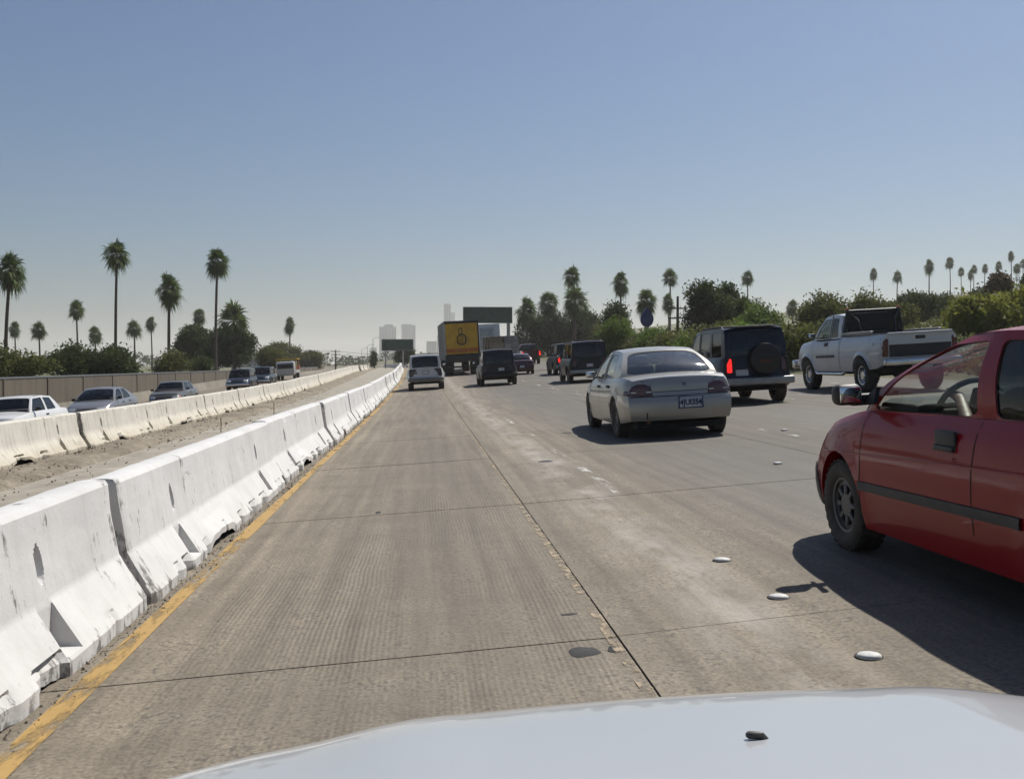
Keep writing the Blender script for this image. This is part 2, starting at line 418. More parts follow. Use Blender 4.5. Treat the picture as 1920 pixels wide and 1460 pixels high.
# long crack-filler ribbon along the first joint, and scabbled texture beside it
M['tan_joint'] = paint_mark('sandy_joint_filler', (.36, .285, .19), .53, 16, (1, .6, 1))
mark('joint_filler', .845, .893, 1.5, 60, M['tan_joint'], .003, .015)
M['tar'] = plain('tar_patch', (.035, .034, .033), .85, 0, .25, 20, .6)
def blob(name, x, y, rx, ry, seed, mat, dz=.0022, h=.0006):
    mb = MB(); n = 26; pts = []
    for k in range(n):
        a = 2 * PI * k / n; q = 1 + .32 * noise.noise((math.cos(a) * 1.4, math.sin(a) * 1.4, seed * 7.7))
        pts.append((x + rx * q * math.cos(a), y + ry * q * math.sin(a)))
    v = [RP(px, py, dz - .004) for px, py in pts] + [RP(x + (px - x) * .9, y + (py - y) * .9, dz) for px, py in pts] + [RP(x, y, dz + h)]
    f = [(k, (k + 1) % n, (k + 1) % n + n, k + n) for k in range(n)] + [(k + n, (k + 1) % n + n, 2 * n) for k in range(n)]
    mb.add(v, f); return mb.build(name, mat, road, ang=60)
blob('tar_patch', .71, 4.46, .075, .085, 1, M['tar']); blob('tar_patch', .85, 4.46, .035, .055, 2, M['tar'])
blob('tar_patch', .74, 5.13, .05, .018, 3, M['tar']); blob('tar_patch', -.42, 9.3, .03, .09, 4, M['tar'])
blob('tar_patch', 1.55, 12.9, .10, .12, 5, M['tar'])

# raised pavement markers on the lane line
M['marker'] = plain('ceramic_marker', (.66, .66, .64), .7, var=.2, scale=30, spec=.25)
def road_marker(x, y, label, group=None, r=.052):
    root = empty('road_marker', RP(x, y))
    MB().lathe([(r * 1.16, -.006), (r * 1.14, .004), (r, .006)], 20, axis='Z').build('adhesive_pad', M['tar'], root)
    d = MB().lathe([(r, .004), (r * .97, .010), (r * .82, .015), (r * .5, .019), (r * .2, .0205), (.001, .021)], 20, axis='Z').build('dome', M['marker'], root, ang=60)
    d.scale = (1, .8, 1)
    tag(root, label, 'road marker', group); return root
road_marker(1.845, 4.05, 'white domed road marker nearest the camera car hood', 'road markers')
road_marker(1.845, 5.13, 'white domed road marker at the edge of the red car shadow, middle of three', 'road markers')
road_marker(1.845, 6.14, 'white domed road marker farthest ahead of the three near ones', 'road markers')
for y in (20.2, 28, 36): road_marker(5.45, y, 'small far road marker on the second lane line', 'road markers')
for x, y in ((5.5, 15.1), (3.9, 10.9)):
    o = MB().bbox((0, 0, .012), (.09, .06, .025), .008, rot=(.5, 'Z')).build('paper_scrap', M['marker']); o.location = RP(x, y)
    tag(o, 'scrap of white litter on the road beyond the silver sedan shadow' if x > 5 else 'scrap of white litter on the road between red car and silver sedan', 'litter')

# ------------------------------------------------------------------ median, opposite road
md = struct(strip_sheet(-5.65, -2.38, -6, 260, -.01, 2, 3, 1.02).build('median_pavement', M['pale_conc'], ang=60))
rows = []
for y in span(-6, 60, .35) + span(60.5, 300, 3):
    row = []
    for i in range(15):
        x = -5.5 - 2.0 * i / 14
        hump = .12 * math.exp(-((x + 6.15) / .42) ** 2) + .05 * math.exp(-((x + 5.7) / .15) ** 2)
        nz = noise.fractal((x * 1.3, y * 1.3, 2.2), 1.0, 2.0, 4) * .055
        row.append(RP(x, y, (-.02 if i in (0, 14) else hump * (1 + .6 * noise.noise((y * .5, x, 0))) + nz)))
    rows.append(row)
mb = MB(); mb.grid(rows); struct(mb.build('median_dirt', M['dirt'], ang=70))
opp = struct(strip_sheet(-19.2, -7.35, -6, 900, -.005, 6, 3, 1.04).build('opposite_road', M['road_far'], ang=60))

# gravel on the dirt ridge: far too many to count
random.seed(8); mb = MB()
for k in range(2200):
    y = random.uniform(3, 60); x = random.gauss(-6.0, .5)
    if not -6.75 < x < -4.6: continue
    r = random.uniform(.008, .026) * (1 + (random.random() < .04) * 1.3); c = RP(x, y, (.0 if x > -5.4 else .01) + .12 * math.exp(-((x + 6.15) / .42) ** 2))
    pts = [c + Vector((random.uniform(.6, 1) * r * a, random.uniform(.6, 1) * r * b_, random.uniform(.6, 1) * r * d)) for a, b_, d in ((1, 0, 0), (-1, 0, 0), (0, 1, 0), (0, -1, 0), (0, 0, .8), (0, 0, -.8))]
    mb.add(pts, [(0, 2, 4), (2, 1, 4), (1, 3, 4), (3, 0, 4), (2, 0, 5), (1, 2, 5), (3, 1, 5), (0, 3, 5)])
o = mb.build('gravel', M['dirt'], ang=0); o['kind'] = 'stuff'; o['label'] = 'loose gravel and rubble on the dirt ridge between the barrier rows'; o['category'] = 'gravel'
# thin survey stakes
for k, (x, y, h) in enumerate([(-3.3, 8.6, .30), (-3.4, 12.2, .34), (-3.3, 15.5, .28), (-3.4, 20.5, .4), (-4.9, 25, .35), (-4.8, 33, .4)]):
    o = MB().tube([(0, 0, -.1), (.008, .01, h * .5), (0, .015, h)], .011, 6).build('rebar_stake', M['rust']); o.location = RP(x, y)
    tag(o, 'thin rusty stake standing in the median, %s from the camera' % ordinal(k), 'stake', 'stakes in the median')

# ------------------------------------------------------------------ concrete barriers
BH = .765
def barrier_mesh(seed, L=6.05, res=.06, holes=True, scup=(-1.0, .55)):
    prof = [(.300, .0), (.302, .075), (.150, .325), (.115, .58), (.098, BH - .03), (.080, BH - .006), (.05, BH)]
    pts = []
    for i in range(len(prof) - 1):
        (x0, z0), (x1, z1) = prof[i], prof[i + 1]
        n = max(1, int(round(math.hypot(x1 - x0, z1 - z0) / (res * .55))))
        pts += [(lerp(x0, x1, k / n), lerp(z0, z1, k / n)) for k in range(n)]
    pts.append(prof[-1]); full = pts + [(0, BH + .002)] + [(-x, z) for x, z in reversed(pts)]
    ys = span(-L / 2, L / 2, res); rows = []
    po = seed * 13.7
    pk = (-1.88, 1.80); pw = .10
    extra = [c + d for c in pk for d in (-pw, -pw + .012, 0, pw - .012, pw)] if holes else []
    hx = [c + .05 for c in pk]; extra += [c + d for c in hx for d in (-.045, -.03, -.015, 0, .015, .03, .045)] if holes else []
    ys = sorted(set([round(y, 4) for y in ys + extra]))
    for y in ys:
        row = []; ed = max(0, 1 - (L / 2 - abs(y)) / .05)
        for x, z in full:
            sx = 1 if x > 0 else -1
            X, Z = x, z
            nn = noise.fractal((x * 3 + po, y * 3, z * 3), 1.0, 2.0, 4)
            X += sx * nn * .0045; Z += nn * .003
            if z < .13 and abs(x) > .05:                         # broken toe
                ch = max(0, noise.fractal((y * 1.7 + po * 3, sx * 4.0, 1.0), 1.0, 2.0, 6) - .04)
                X -= sx * ch * .20; Z += ch * .09 * (1 - z / .13)
            for sc in (scup,):
                if sc and z < .24 and abs(x) > .1:               # drain opening under the rail
                    u = (y - sc[0]) / sc[1]
                    if abs(u) < 1:
                        hgt = (.085 + .05 * noise.noise((y * 4 + po, 0, sx))) * (1 - u ** 4); Z = max(Z, Z + hgt * (1 - z / .24))
            if holes and abs(x) > .05:
                for c in pk:
                    if abs(y - c) < pw - .006 and .10 < z < .318: X = sx * min(abs(X), .155)
                for c in hx:
                    e = ((y - c) / .042) ** 2 + ((z - .50) / .085) ** 2
                    if e < 1: X -= sx * .075 * min(1, (1 - e) * 2.2)
            if z > BH - .06:
                ch = max(0, noise.noise((y * 2.3 + po, 7.0, sx)) - .42); Z -= ch * .12; X -= sx * ch * .03
            X *= 1 - .06 * ed
            row.append((X, y + .012 * noise.noise((x * 5, z * 5, po)) * ed, max(Z, .004)))
        rows.append(row)
    mb = MB(); mb.grid(rows); n = len(full)
    for r in (rows[0], rows[-1]):
        v = list(r); k = n // 2; f = [(i, i + 1, n - 2 - i, n - 1 - i) for i in range(k - 1)]
        mb.add(v, f)
    return mb.mesh('barrier_segment', .0004)
near_meshes = [barrier_mesh(1, res=.035, scup=(-.35, .6)), barrier_mesh(2, res=.035, scup=(-.95, .55)), barrier_mesh(3, res=.045, scup=(-.9, .5))]
var_meshes = [barrier_mesh(10 + k, res=.11, scup=(-.9 + .3 * k, .5)) for k in range(3)]
far_meshes = [barrier_mesh(20 + k, res=.35, holes=False, scup=None) for k in range(2)]
def place_barrier(me, mat, x, yc, jit, seed):
    rnd = random.Random(seed)
    me2 = me if (len(me.materials) and me.materials[0] == mat) or len(me.materials) == 0 else None
    if me2 is None:
        key = (me.name, mat.name)
        if key not in place_barrier.cache:
            c = me.copy(); c.materials.clear(); place_barrier.cache[key] = c
        me2 = place_barrier.cache[key]
    o = link('concrete_barrier', me2, mat, None, 27)
    p = RP(x + rnd.uniform(-jit, jit), yc)
    o.matrix_basis = Matrix.Translation(p + Vector((0, 0, rnd.uniform(-.008, .012)))) @ Matrix.Rotation(-head(yc) + rnd.uniform(-.006, .006) * (jit > 0), 4, 'Z') @ Matrix.Rotation(math.atan(slope_y(yc)), 4, 'X') @ Matrix.Rotation(-math.atan(BANK) * .5, 4, 'Y')
    return o
place_barrier.cache = {}
SEG = 6.13; g1 = 'white concrete barriers of the near row beside the yellow line'; g2 = 'stained white concrete barriers of the far row across the dirt median'
for i in range(-1, 46):
    yc = 6.1 - SEG / 2 + i * SEG
    me = near_meshes[max(0, min(2, i))] if i <= 2 else (var_meshes[i % 3] if i < 12 else far_meshes[i % 2])
    o = place_barrier(me, M['barrier'], -1.875 - (.03 if i > 0 else 0), yc, .03, 100 + i)
    if i < 0: lab = 'white concrete barrier beside the camera car, behind the first chipped one'
    elif i < 10: lab = 'white concrete barrier beside the yellow line, %s of the near row from the camera' % ordinal(i)
    else: lab = 'small distant white concrete barrier far along the near row beyond the tenth'
    tag(o, lab, 'barrier', g1)
    if i == 0:
        bvh = BVHTree.FromPolygons([v.co for v in me.vertices], [p.vertices[:] for p in me.polygons])
        M['pencil'] = plain('grey_marker_ink', (.42, .41, .40), .8)
        for k, ch in enumerate('116'):
            tc = bpy.data.curves.new('mark', 'FONT'); tc.body = ch; tc.size = .075; to = bpy.data.objects.new('mark', tc); COL.objects.link(to)
            bpy.context.view_layer.update(); tme = bpy.data.meshes.new_from_object(to.evaluated_get(bpy.context.evaluated_depsgraph_get())); bpy.data.objects.remove(to)
            for v in tme.vertices:
                yy, zz = .50 + v.co.x + k * .045 + (k > 0) * .02, .50 + v.co.y
                h = bvh.ray_cast(Vector((2, yy, zz)), Vector((-1, 0, 0)))[0]; v.co = (h.x + .003, yy, zz)
            link('written_digit', tme, M['pencil'], o, 0)
for i in range(0, 44):
    yc = 12.2 + i * SEG
    me = var_meshes[(i + 1) % 3] if i < 9 else far_meshes[i % 2]
    o = place_barrier(me, M['barrier_cream'], -7.12 - .012 * i * (i < 20), yc, .06, 300 + i)
    tag(o, ('cream-stained white concrete barrier across the dirt median, %s of the far row from the left' % ordinal(i)) if i < 10 else 'small distant stained barrier far along the far row beyond the tenth', 'barrier', g2)

# ------------------------------------------------------------------ brown wall on the far side
M['wall'] = []
def wall_mat(name, c):
    q = NT(name); v = q.pos(); rn = q.rnd()
    st = q.noise(2.5, q.mapping(v, (1, 1, .12)), 6, .65); f2 = q.noise(11, v, 5, .7)
    cc = q.mix(1.0, c, q.ramp(st, [(.3, .72), (.7, 1.22)]), 'MULTIPLY'); cc = q.mix(1.0, cc, q.ramp(f2, [(.3, .8), (.7, 1.15)]), 'MULTIPLY')
    cc = q.mix(1.0, cc, q.ramp(rn, [(0, .85), (.5, 1.0), (1, 1.15)]), 'MULTIPLY')
    q.l(cc, q.b.inputs['Base Color']); q.b.inputs['Roughness'].default_value = .9; q.l(q.bump(f2, .4, .02), q.b.inputs['Normal']); return q.m
M['wall'] = wall_mat('brown_wall_panel', (.105, .088, .066)); M['wall_base'] = wall_mat('wall_base_concrete', (.20, .18, .145))
M['cap'] = plain('wall_cap_steel', (.10, .10, .095), .5, .4, .2)
WX = -19.0
def wall_top(y): return .70 + .0012 * max(0, y - 40)
wroot = empty('roadside_wall', RP(WX, 60)); tag(wroot, 'long brown panelled wall with a dark cap rail behind the oncoming cars', 'wall')
wm = wroot.matrix_basis.inverted()
def wpart(name, mb, mat):
    o = mb.build(name, mat, wroot, 30); o.matrix_parent_inverse = Matrix.Translation(-wroot.location); return o
y = 26.0
while y < 330:
    ln = 5.4 if y < 150 else 14.0
    a, b_ = RP(WX, y), RP(WX, y + ln - .04)
    def quadbox(xo0, xo1, za, zb_, z0f):
        mb = MB(); v = []
        for (p, yy) in ((a, y), (b_, y + ln - .04)):
            lo = p.z + z0f if zb_ is not None else 0
        return mb
    mb = MB(); bz = .55; v = []
    for p, yy in ((a, y), (b_, y + ln - .04)):
        for dx in (-.08, .08):
            v += [(p.x + dx, yy, p.z + bz), (p.x + dx, yy, wall_top(yy) - .06)]
    mb.add(v, [(0, 1, 5, 4), (2, 6, 7, 3), (1, 3, 7, 5), (0, 4, 6, 2), (0, 2, 3, 1), (4, 5, 7, 6)]); wpart('wall_panel', mb, M['wall'])
    mb = MB(); v = []
    for p, yy in ((a, y), (b_, y + ln - .04)):
        for dx, dx2 in ((-.22, -.22), (.38, .13)):
            v += [(p.x + dx, yy, p.z - .1), (p.x + dx2, yy, p.z + bz + .02)]
    mb.add(v, [(0, 1, 5, 4), (2, 6, 7, 3), (1, 3, 7, 5), (0, 4, 6, 2), (0, 2, 3, 1), (4, 5, 7, 6)]); wpart('base_block', mb, M['wall_base'])
    mb = MB(); mb.box(((a.x + a.x) / 2, y - .02, (a.z + bz + wall_top(y)) / 2), (.24, .16, wall_top(y) - a.z - bz)); wpart('post', mb, M['wall'])
    y += ln
mb = MB(); mb.tube([(RP(WX, yy).x, yy, wall_top(yy)) for yy in span(26, 330, 4)], .075, 8); wpart('cap_rail', mb, M['cap'])

# grit swept against the foot of the near barriers
random.seed(21); mb = MB()
for k in range(2200):
    y = random.uniform(3.2, 40); x = -1.60 + abs(random.gauss(0, .06)); r = random.uniform(.002, .009) * (1 + 1.2 * (random.random() < .06)); c = RP(x, y, r * .4)
    pts = [c + Vector((random.uniform(.6, 1) * r * a, random.uniform(.6, 1.6) * r * b_, random.uniform(.5, .9) * r * d)) for a, b_, d in ((1, 0, 0), (-1, 0, 0), (0, 1, 0), (0, -1, 0), (0, 0, 1), (0, 0, -1))]
    mb.add(pts, [(0, 2, 4), (2, 1, 4), (1, 3, 4), (3, 0, 4), (2, 0, 5), (1, 2, 5), (3, 1, 5), (0, 3, 5)])
M['grit'] = plain('road_grit', (.10, .085, .065), .95, 0, .4, 3)
o = mb.build('grit', M['grit'], ang=0); o['kind'] = 'stuff'; o['label'] = 'dark grit and crumbs along the foot of the near barriers'; o['category'] = 'grit'
# ------------------------------------------------------------------ vegetation
def np_mesh(name, V, F):                    # V (n,3), F (m,k)
    me = bpy.data.meshes.new(name); k = F.shape[1]
    me.vertices.add(len(V)); me.vertices.foreach_set('co', V.astype(np.float32).ravel())
    me.loops.add(F.size); me.loops.foreach_set('vertex_index', F.astype(np.int32).ravel())
    me.polygons.add(len(F)); me.polygons.foreach_set('loop_start', np.arange(0, F.size, k, dtype=np.int32)); me.polygons.foreach_set('loop_total', np.full(len(F), k, dtype=np.int32))
    me.update(calc_edges=True); me.validate(); return me

def fan_leaf(verts, faces, base, d, up, pet, rad, nseg, droop, rnd, spread=2.5):
    # petiole then a fan of narrow folded blades whose tips droop
    d = d.normalized(); side = d.cross(up).normalized(); side = Matrix.Rotation(rnd.uniform(-1.0, 1.0), 3, d) @ side; nrm = side.cross(d).normalized()
    hub = base + d * pet + Vector((0, 0, -droop * pet * .35))
    o = len(verts); w = .022
    verts += [base + side * w, base - side * w, hub - side * w * .6, hub + side * w * .6]; faces.append((o, o + 1, o + 2, o + 3))
    for k in range(nseg):
        a = (k / (nseg - 1) - .5) * spread + rnd.uniform(-.06, .06)
        bd = (d * math.cos(a) + side * math.sin(a) + nrm * rnd.uniform(-.12, .12)).normalized()
        r = rad * (1 - .12 * abs(a) / 1.25) * rnd.uniform(.65, 1.3)
        bs = bd.cross(nrm).normalized()
        mid = hub + bd * r * .55 + Vector((0, 0, -droop * r * .12)); tip = hub + bd * r * .95 + Vector((0, 0, -droop * r * .48 - rnd.uniform(0, .1)))
        wd = rad * .052; o = len(verts)
        verts += [hub, mid - bs * wd + nrm * wd * .3, tip, mid + bs * wd + nrm * wd * .3]; faces.append((o, o + 1, o + 2, o + 3))
def palm_crown(seed, nleaf=62, open_=1.0, rad=.95, nskirt=26):
    rnd = random.Random(seed); gv, gf, dv, df = [], [], [], []
    for i in range(nleaf):
        u = (i + .5) / nleaf
        el = R(86) - R(140) * u ** .9 * open_ + rnd.uniform(-.12, .12); az = i * 2.39996 + rnd.uniform(-.3, .3)
        d = Vector((math.cos(az) * math.cos(el), math.sin(az) * math.cos(el), math.sin(el)))
        up = Vector((0, 0, 1)) if abs(d.z) < .95 else Vector((1, 0, 0))
        fan_leaf(gv, gf, Vector((0, 0, .25 * (1 - u))), d, up, rnd.uniform(.12, .9), rad * rnd.uniform(.8, 1.2), 13, .25 + .75 * max(0, 1 - d.z), rnd)
    for i in range(nskirt):
        az = rnd.uniform(0, 2 * PI); el = R(rnd.uniform(-82, -50)); d = Vector((math.cos(az) * math.cos(el), math.sin(az) * math.cos(el), math.sin(el)))
        fan_leaf(dv, df, Vector((0, 0, -.15 - rnd.random() * .5)), d, Vector((0, 0, 1)), rnd.uniform(.2, .45), .8 * rnd.uniform(.7, 1.1), 9, .3, rnd, 1.5)
    A = np_mesh('crown', np.array([tuple(p) for p in gv]), np.array(gf)); B = np_mesh('skirt', np.array([tuple(p) for p in dv]), np.array(df))
    A.materials.append(M['frond']); B.materials.append(M['dead_frond']); return A, B
crowns = [palm_crown(s, nl, op, rd, sk) for s, nl, op, rd, sk in ((1, 80, 1.0, .95, 26), (2, 60, .88, 1.05, 10), (3, 88, 1.08, .9, 40), (4, 70, .97, 1.0, 30), (5, 52, .8, 1.1, 14), (6, 84, 1.12, .85, 34), (7, 66, .93, 1.02, 20))]
def palm(x, y, zc, sc, lab, v, lean=0.0, group='fan palms', tall=1.05):
    lean += .025 * math.sin(x * 1.7 + y)
    base = land(x, y); h = max(1.0, zc - .1 * sc - base); root = empty('fan_palm', (x, y, base))
    rnd = random.Random(int(x * 31 + y * 7)); n = 8; pts = []; rr = []
    for i in range(n + 1):
        t = i / n; pts.append((lean * h * (t * t) - lean * h, .0, h * t - (.5 if i == 0 else 0))); rr.append((.19 - .06 * t + .10 * max(0, 1 - t * 7)) * max(.8, sc))
    MB().tube(pts, rr, 9).build('trunk', M['bark'], root, 60)
    A, B = crowns[v % 7]
    for nm, me in (('crown', A), ('dead_skirt', B)):
        o = link(nm, me, None, root, 0); o.location = (0, 0, h); o.scale = (sc * .98, sc * .98, sc * tall); o.rotation_euler = (rnd.uniform(-.1, .1), rnd.uniform(-.1, .1), rnd.uniform(0, 6.28))
    tag(root, lab, 'palm tree', group); return root

def leaf_cloud(name, lumps, n, size, seed, mat, parent, twig=.28, flat=.0):
    g = np.random.default_rng(seed); L = np.array(lumps, float)
    w = (L[:, 3] * L[:, 4] * L[:, 5]) ** (2 / 3.); w /= w.sum()
    per = 14; nc = max(1, n // per)
    idx = g.choice(len(L), nc, p=w); d = g.normal(size=(nc, 3)); d /= np.linalg.norm(d, axis=1)[:, None]
    rad = .62 + .42 * g.random(nc) ** .7
    bumpy = np.array([1 + .28 * noise.noise((float(q[0]) * 2.6, float(q[1]) * 2.6, float(q[2]) * 2.6 + seed)) for q in d])
    C = L[idx, :3] + d * L[idx, 3:] * (rad * bumpy)[:, None]
    P = np.repeat(C, per, 0) + g.normal(size=(nc * per, 3)) * twig * np.array([1, 1, .8])
    P = P[P[:, 2] > .05]; m = len(P)
    a = g.normal(size=(m, 3)); a[:, 2] *= (1 - flat); a += np.repeat(d, per, 0)[:m] * .5; a /= np.linalg.norm(a, axis=1)[:, None]
    b = g.normal(size=(m, 3)); b -= (b * a).sum(1)[:, None] * a; b /= np.linalg.norm(b, axis=1)[:, None]
    c = np.cross(a, b); s = size * (.6 + .8 * g.random(m))[:, None]
    V = np.stack([P + a * s, P + b * s * .42 + c * s * .12, P - a * s * .9, P - b * s * .42 + c * s * .12], 1).reshape(-1, 3)
    F = np.arange(m * 4).reshape(-1, 4)
    me = np_mesh(name, V, F); me.materials.append(mat); return link(name, me, None, parent, 0)
def auto_lumps(w, d, h, n, seed, base=.0):
    rnd = random.Random(seed); out = [(0, 0, h * (.5 + base * .5), w * .36, d * .36, h * (.5 - base * .5))]
    for i in range(n):
        a = rnd.uniform(0, 6.28); q = rnd.uniform(.35, .85); zz = rnd.uniform(base + .15, .92)
        k = math.sqrt(max(.05, 1 - (zz * 2 - 1) ** 2 * .75)); s = rnd.uniform(.2, .34)
        out.append((math.cos(a) * w * .5 * q * k, math.sin(a) * d * .5 * q * k, h * zz * .92, w * s * .7, d * s * .7, h * s * .62))
    return out
def bushy(name, cat, lab, x, y, w, d, h, n, mat, seed, size=.16, trunk=0.0, lumps=7, twig=.28, group=None, zoff=0.0, part='crown'):
    root = empty(name, (x, y, land(x, y) + zoff)); rnd = random.Random(seed)
    base = min(.6, trunk / h) if h else 0
    lp = auto_lumps(w, d, h, lumps, seed, base)
    mb = MB(); th = max(.25, trunk + h * .15); r0 = .05 + .022 * h
    mb.tube([(0, 0, -.3), (rnd.uniform(-.1, .1), rnd.uniform(-.1, .1), th * .6), (0, 0, th)], [r0 * 1.3, r0, r0 * .8], 8)
    for q in lp[1:]:
        mid = (q[0] * .45, q[1] * .45, lerp(th * .8, q[2], .5)); mb.tube([(0, 0, th * .7), mid, (q[0] * .9, q[1] * .9, q[2])], [r0 * .6, r0 * .4, r0 * .12], 5)
    mb.build('trunk' if trunk else 'stems', M['wood'], root, 60)
    leaf_cloud(part, lp, n, size, seed, mat, root, twig)
    tag(root, lab, cat, group); return root

PL = 'fan palms along the left of the freeway'; PR = 'fan palms along the right of the freeway'; PF = 'far palms on the hill at the right'
for i, (x, y, z, s, lab, lean) in enumerate([
    (-38.3, 98.2, 10.3, 1.0, 'tall fan palm with a full crown at the far left edge of the photo', .03),
    (-34.4, 117.8, 13.7, 1.0, 'tallest slim fan palm at left, its bare trunk rising beside the dark hedge', .01),
    (-27.6, 113.3, 9.8, 1.02, 'medium fan palm with drooping crown, left of the big dark tree clump', .02),
    (-24.3, 122.7, 13.6, 1.0, 'tall fan palm rising straight out of the big dark tree clump at left', .03),
    (-60.8, 184.1, 11.0, 1.0, 'small distant fan palm above the dark hedge, left of the tallest one', 0),
    (-91.2, 235.6, 9.7, 1.0, 'small faint fan palm just right of the leftmost tall palm trunk', 0),
    (-71.6, 196.3, 8.0, 1.0, 'small fan palm between the two dark hedges at far left', 0),
    (-65.9, 210.4, 7.7, 1.0, 'short fan palm whose crown sits on top of the dark hedge', 0),
    (-54.3, 196.3, 8.3, 1.0, 'small slim fan palm just right of the tallest palm trunk, lower of a pair', 0),
    (-69.9, 267.7, 12.3, 1.05, 'small slender fan palm just right of the tallest palm trunk, higher of a pair', 0),
    (-48.9, 226.5, 12.1, 1.0, 'short fan palm peeking over the left side of the big dark clump', 0),
    (-24.9, 136.0, 7.1, 1.45, 'broad fan palm crown spreading on top of the big dark clump at left', 0),
    (-34.0, 262.0, 11.9, 1.2, 'small fan palm above the last tree at the end of the brown wall', 0)]):
    palm(x, y, z, s, lab, i, lean, PL)
for i, (x, y, z, s, lab, lean) in enumerate([
    (25.0, 170.0, 16.4, 1.05, 'tall fan palm with shaggy crown rising above the dark grove right of the truck', -.02),
    (30.3, 155.0, 14.3, 1.02, 'lone slim fan palm standing clear, right of the dark grove', .01),
    (29.7, 133.9, 10.0, 1.02, 'broad shaggy fan palm behind the blue rounded sign', 0),
    (45.3, 184.1, 17.5, .98, 'upper crown fan palm of the stacked pair beside the utility pole', .01),
    (44.2, 181.1, 13.0, .98, 'lower crown fan palm of the stacked pair beside the utility pole', 0),
    (68.5, 210.4, 20.0, .95, 'fan palm poking above the dark leafy tree behind the blue off-roader', 0),
    (78.3, 210.4, 13.8, .98, 'stocky fan palm with thick trunk between blue off-roader and white pickup', 0),
    (24.3, 162.0, 11.6, 1.6, 'wide green fan palm on the right shoulder of the dark grove', 0),
    (16.9, 166.0, 10.5, 1.35, 'spiky fan palm at the left end of the dark grove behind the sign', 0),
    (21.2, 172.0, 11.9, 1.3, 'spiky fan palm in the middle of the dark grove', 0),
    (27.3, 85.0, 5.9, .85, 'low bright green palm in front of the dark leafy tree', 0)]):
    palm(x, y, z, s, lab, i + 1, lean, PR)
for i, (x, y, z, s, lab) in enumerate([
    (149.5, 327.2, 32.1, .98, 'far slim palm above the white pickup cab, left of two'),
    (142.1, 294.5, 28.1, .98, 'far slim palm above the white pickup rack, right of two'),
    (138.1, 267.7, 28.7, 1.0, 'far tall palm standing alone above the pickup bed'),
    (176.0, 327.2, 35.9, .98, 'far palm on the hill just right of the lone tall one'),
    (181.5, 330.0, 33.0, .78, 'far palm on the hill with the lowest crown left of the cluster'),
    (184.9, 330.0, 32.4, .84, 'far palm on the hill, leftmost of the tight cluster of three'),
    (187.2, 332.0, 34.3, .80, 'far palm on the hill, middle of the tight cluster of three'),
    (188.9, 328.0, 34.3, .76, 'far palm on the hill, rightmost of the tight cluster of three'),
    (194.9, 330.0, 35.4, .80, 'far palm on the hill above the shaggy brown tree'),
    (199.8, 331.0, 38.9, .86, 'far palm on the hill, the highest crown near the right edge'),
    (200.7, 329.0, 34.4, .86, 'far palm on the hill right below the highest crown'),
    (203.5, 330.0, 35.9, .80, 'far palm on the hill cut by the right edge of the photo')]):
    palm(x, y, z, s, lab, i, .0, PF, 1.2)

# left hedges and trees behind the brown wall
bushy('hedge', 'hedge', 'olive green rounded hedge at the far left behind the brown wall', -28.2, 70, 6.2, 5, 2.75, 9000, M['leaf_olive'], 11, .15, 0, 9, part='foliage')
bushy('hedge', 'hedge', 'long dark hedge behind the oncoming silver coupe and brown wall', -27.2, 82, 4.4, 5, 3.1, 9000, M['leaf_dark'], 12, .16, 0, 9, part='foliage')
bushy('hedge', 'hedge', 'right half of the dark hedge below the tallest palm trunk', -24.6, 83, 3.6, 5, 2.8, 9000, M['leaf_dark'], 13, .16, 0, 9, part='foliage')
bushy('shrub', 'shrub', 'small green shrub beside the medium palm trunk behind the wall', -23.3, 96, 2.9, 3, 2.6, 4200, M['leaf_olive'], 14, .15, 0, 6, part='foliage')
bushy('shrub', 'shrub', 'low green shrub just left of the big dark clump', -22.4, 104, 2.6, 3, 2.0, 3600, M['leaf_dark'], 15, .15, 0, 6, part='foliage')
bushy('dark_tree', 'tree', 'big dark tree, left half of the clump behind the wall', -31.0, 141, 6.6, 6, 6.4, 12000, M['leaf_dark'], 16, .2, 1.2, 10, .34)
bushy('dark_tree', 'tree', 'big dark tree, right half of the clump below the broad palm crown', -25.3, 138, 6.8, 6, 6.0, 12000, M['leaf_dark'], 17, .2, 1.2, 10, .34)
bushy('olive_tree', 'tree', 'olive tree trailing off to the right of the big dark clump', -22.2, 150, 4.4, 5, 3.6, 7000, M['leaf_olive'], 18, .2, .5, 8, .3)
bushy('olive_tree', 'tree', 'olive tree under the small palm near the end of the wall', -33.5, 245, 9.0, 7, 6.4, 10000, M['leaf_olive'], 19, .26, 1.0, 9, .42)
bushy('olive_tree', 'tree', 'last olive tree tapering down at the end of the wall', -27.6, 248, 7.0, 6, 4.2, 8000, M['leaf_olive'], 20, .26, .6, 8, .42)
# right side
for k, (x, y, w, h, mt, lab) in enumerate([
    (17.6, 168, 7.2, 7.6, 'leaf_dark', 'dark tree at the left end of the grove right of the yellow truck'),
    (21.6, 171, 8.0, 7.8, 'leaf_dark', 'dark tree in the middle of the grove right of the yellow truck'),
    (26.2, 168, 7.6, 7.0, 'leaf_dark', 'dark tree at the right end of the grove, above the dark wagon'),
    (28.8, 160, 5.0, 4.2, 'leaf_olive', 'low olive bush at the foot of the dark grove on the right'),
    (17.6, 92, 3.6, 3.5, 'leaf_green', 'bright bush beneath the blue rounded sign'),
    (19.0, 100, 3.2, 5.3, 'leaf_dark', 'dark bush left of the blue rounded sign')]):
    bushy('roadside_tree' if h > 5.2 else 'bush', 'tree' if h > 5.2 else 'bush', lab, x, y, w, w * .9, h, 11000 if h > 5.2 else 6500, M[mt], 40 + k, .2 if y > 120 else .15, .9 if h > 5.2 else 0, 9, .34, part='crown' if h > 5.2 else 'foliage')
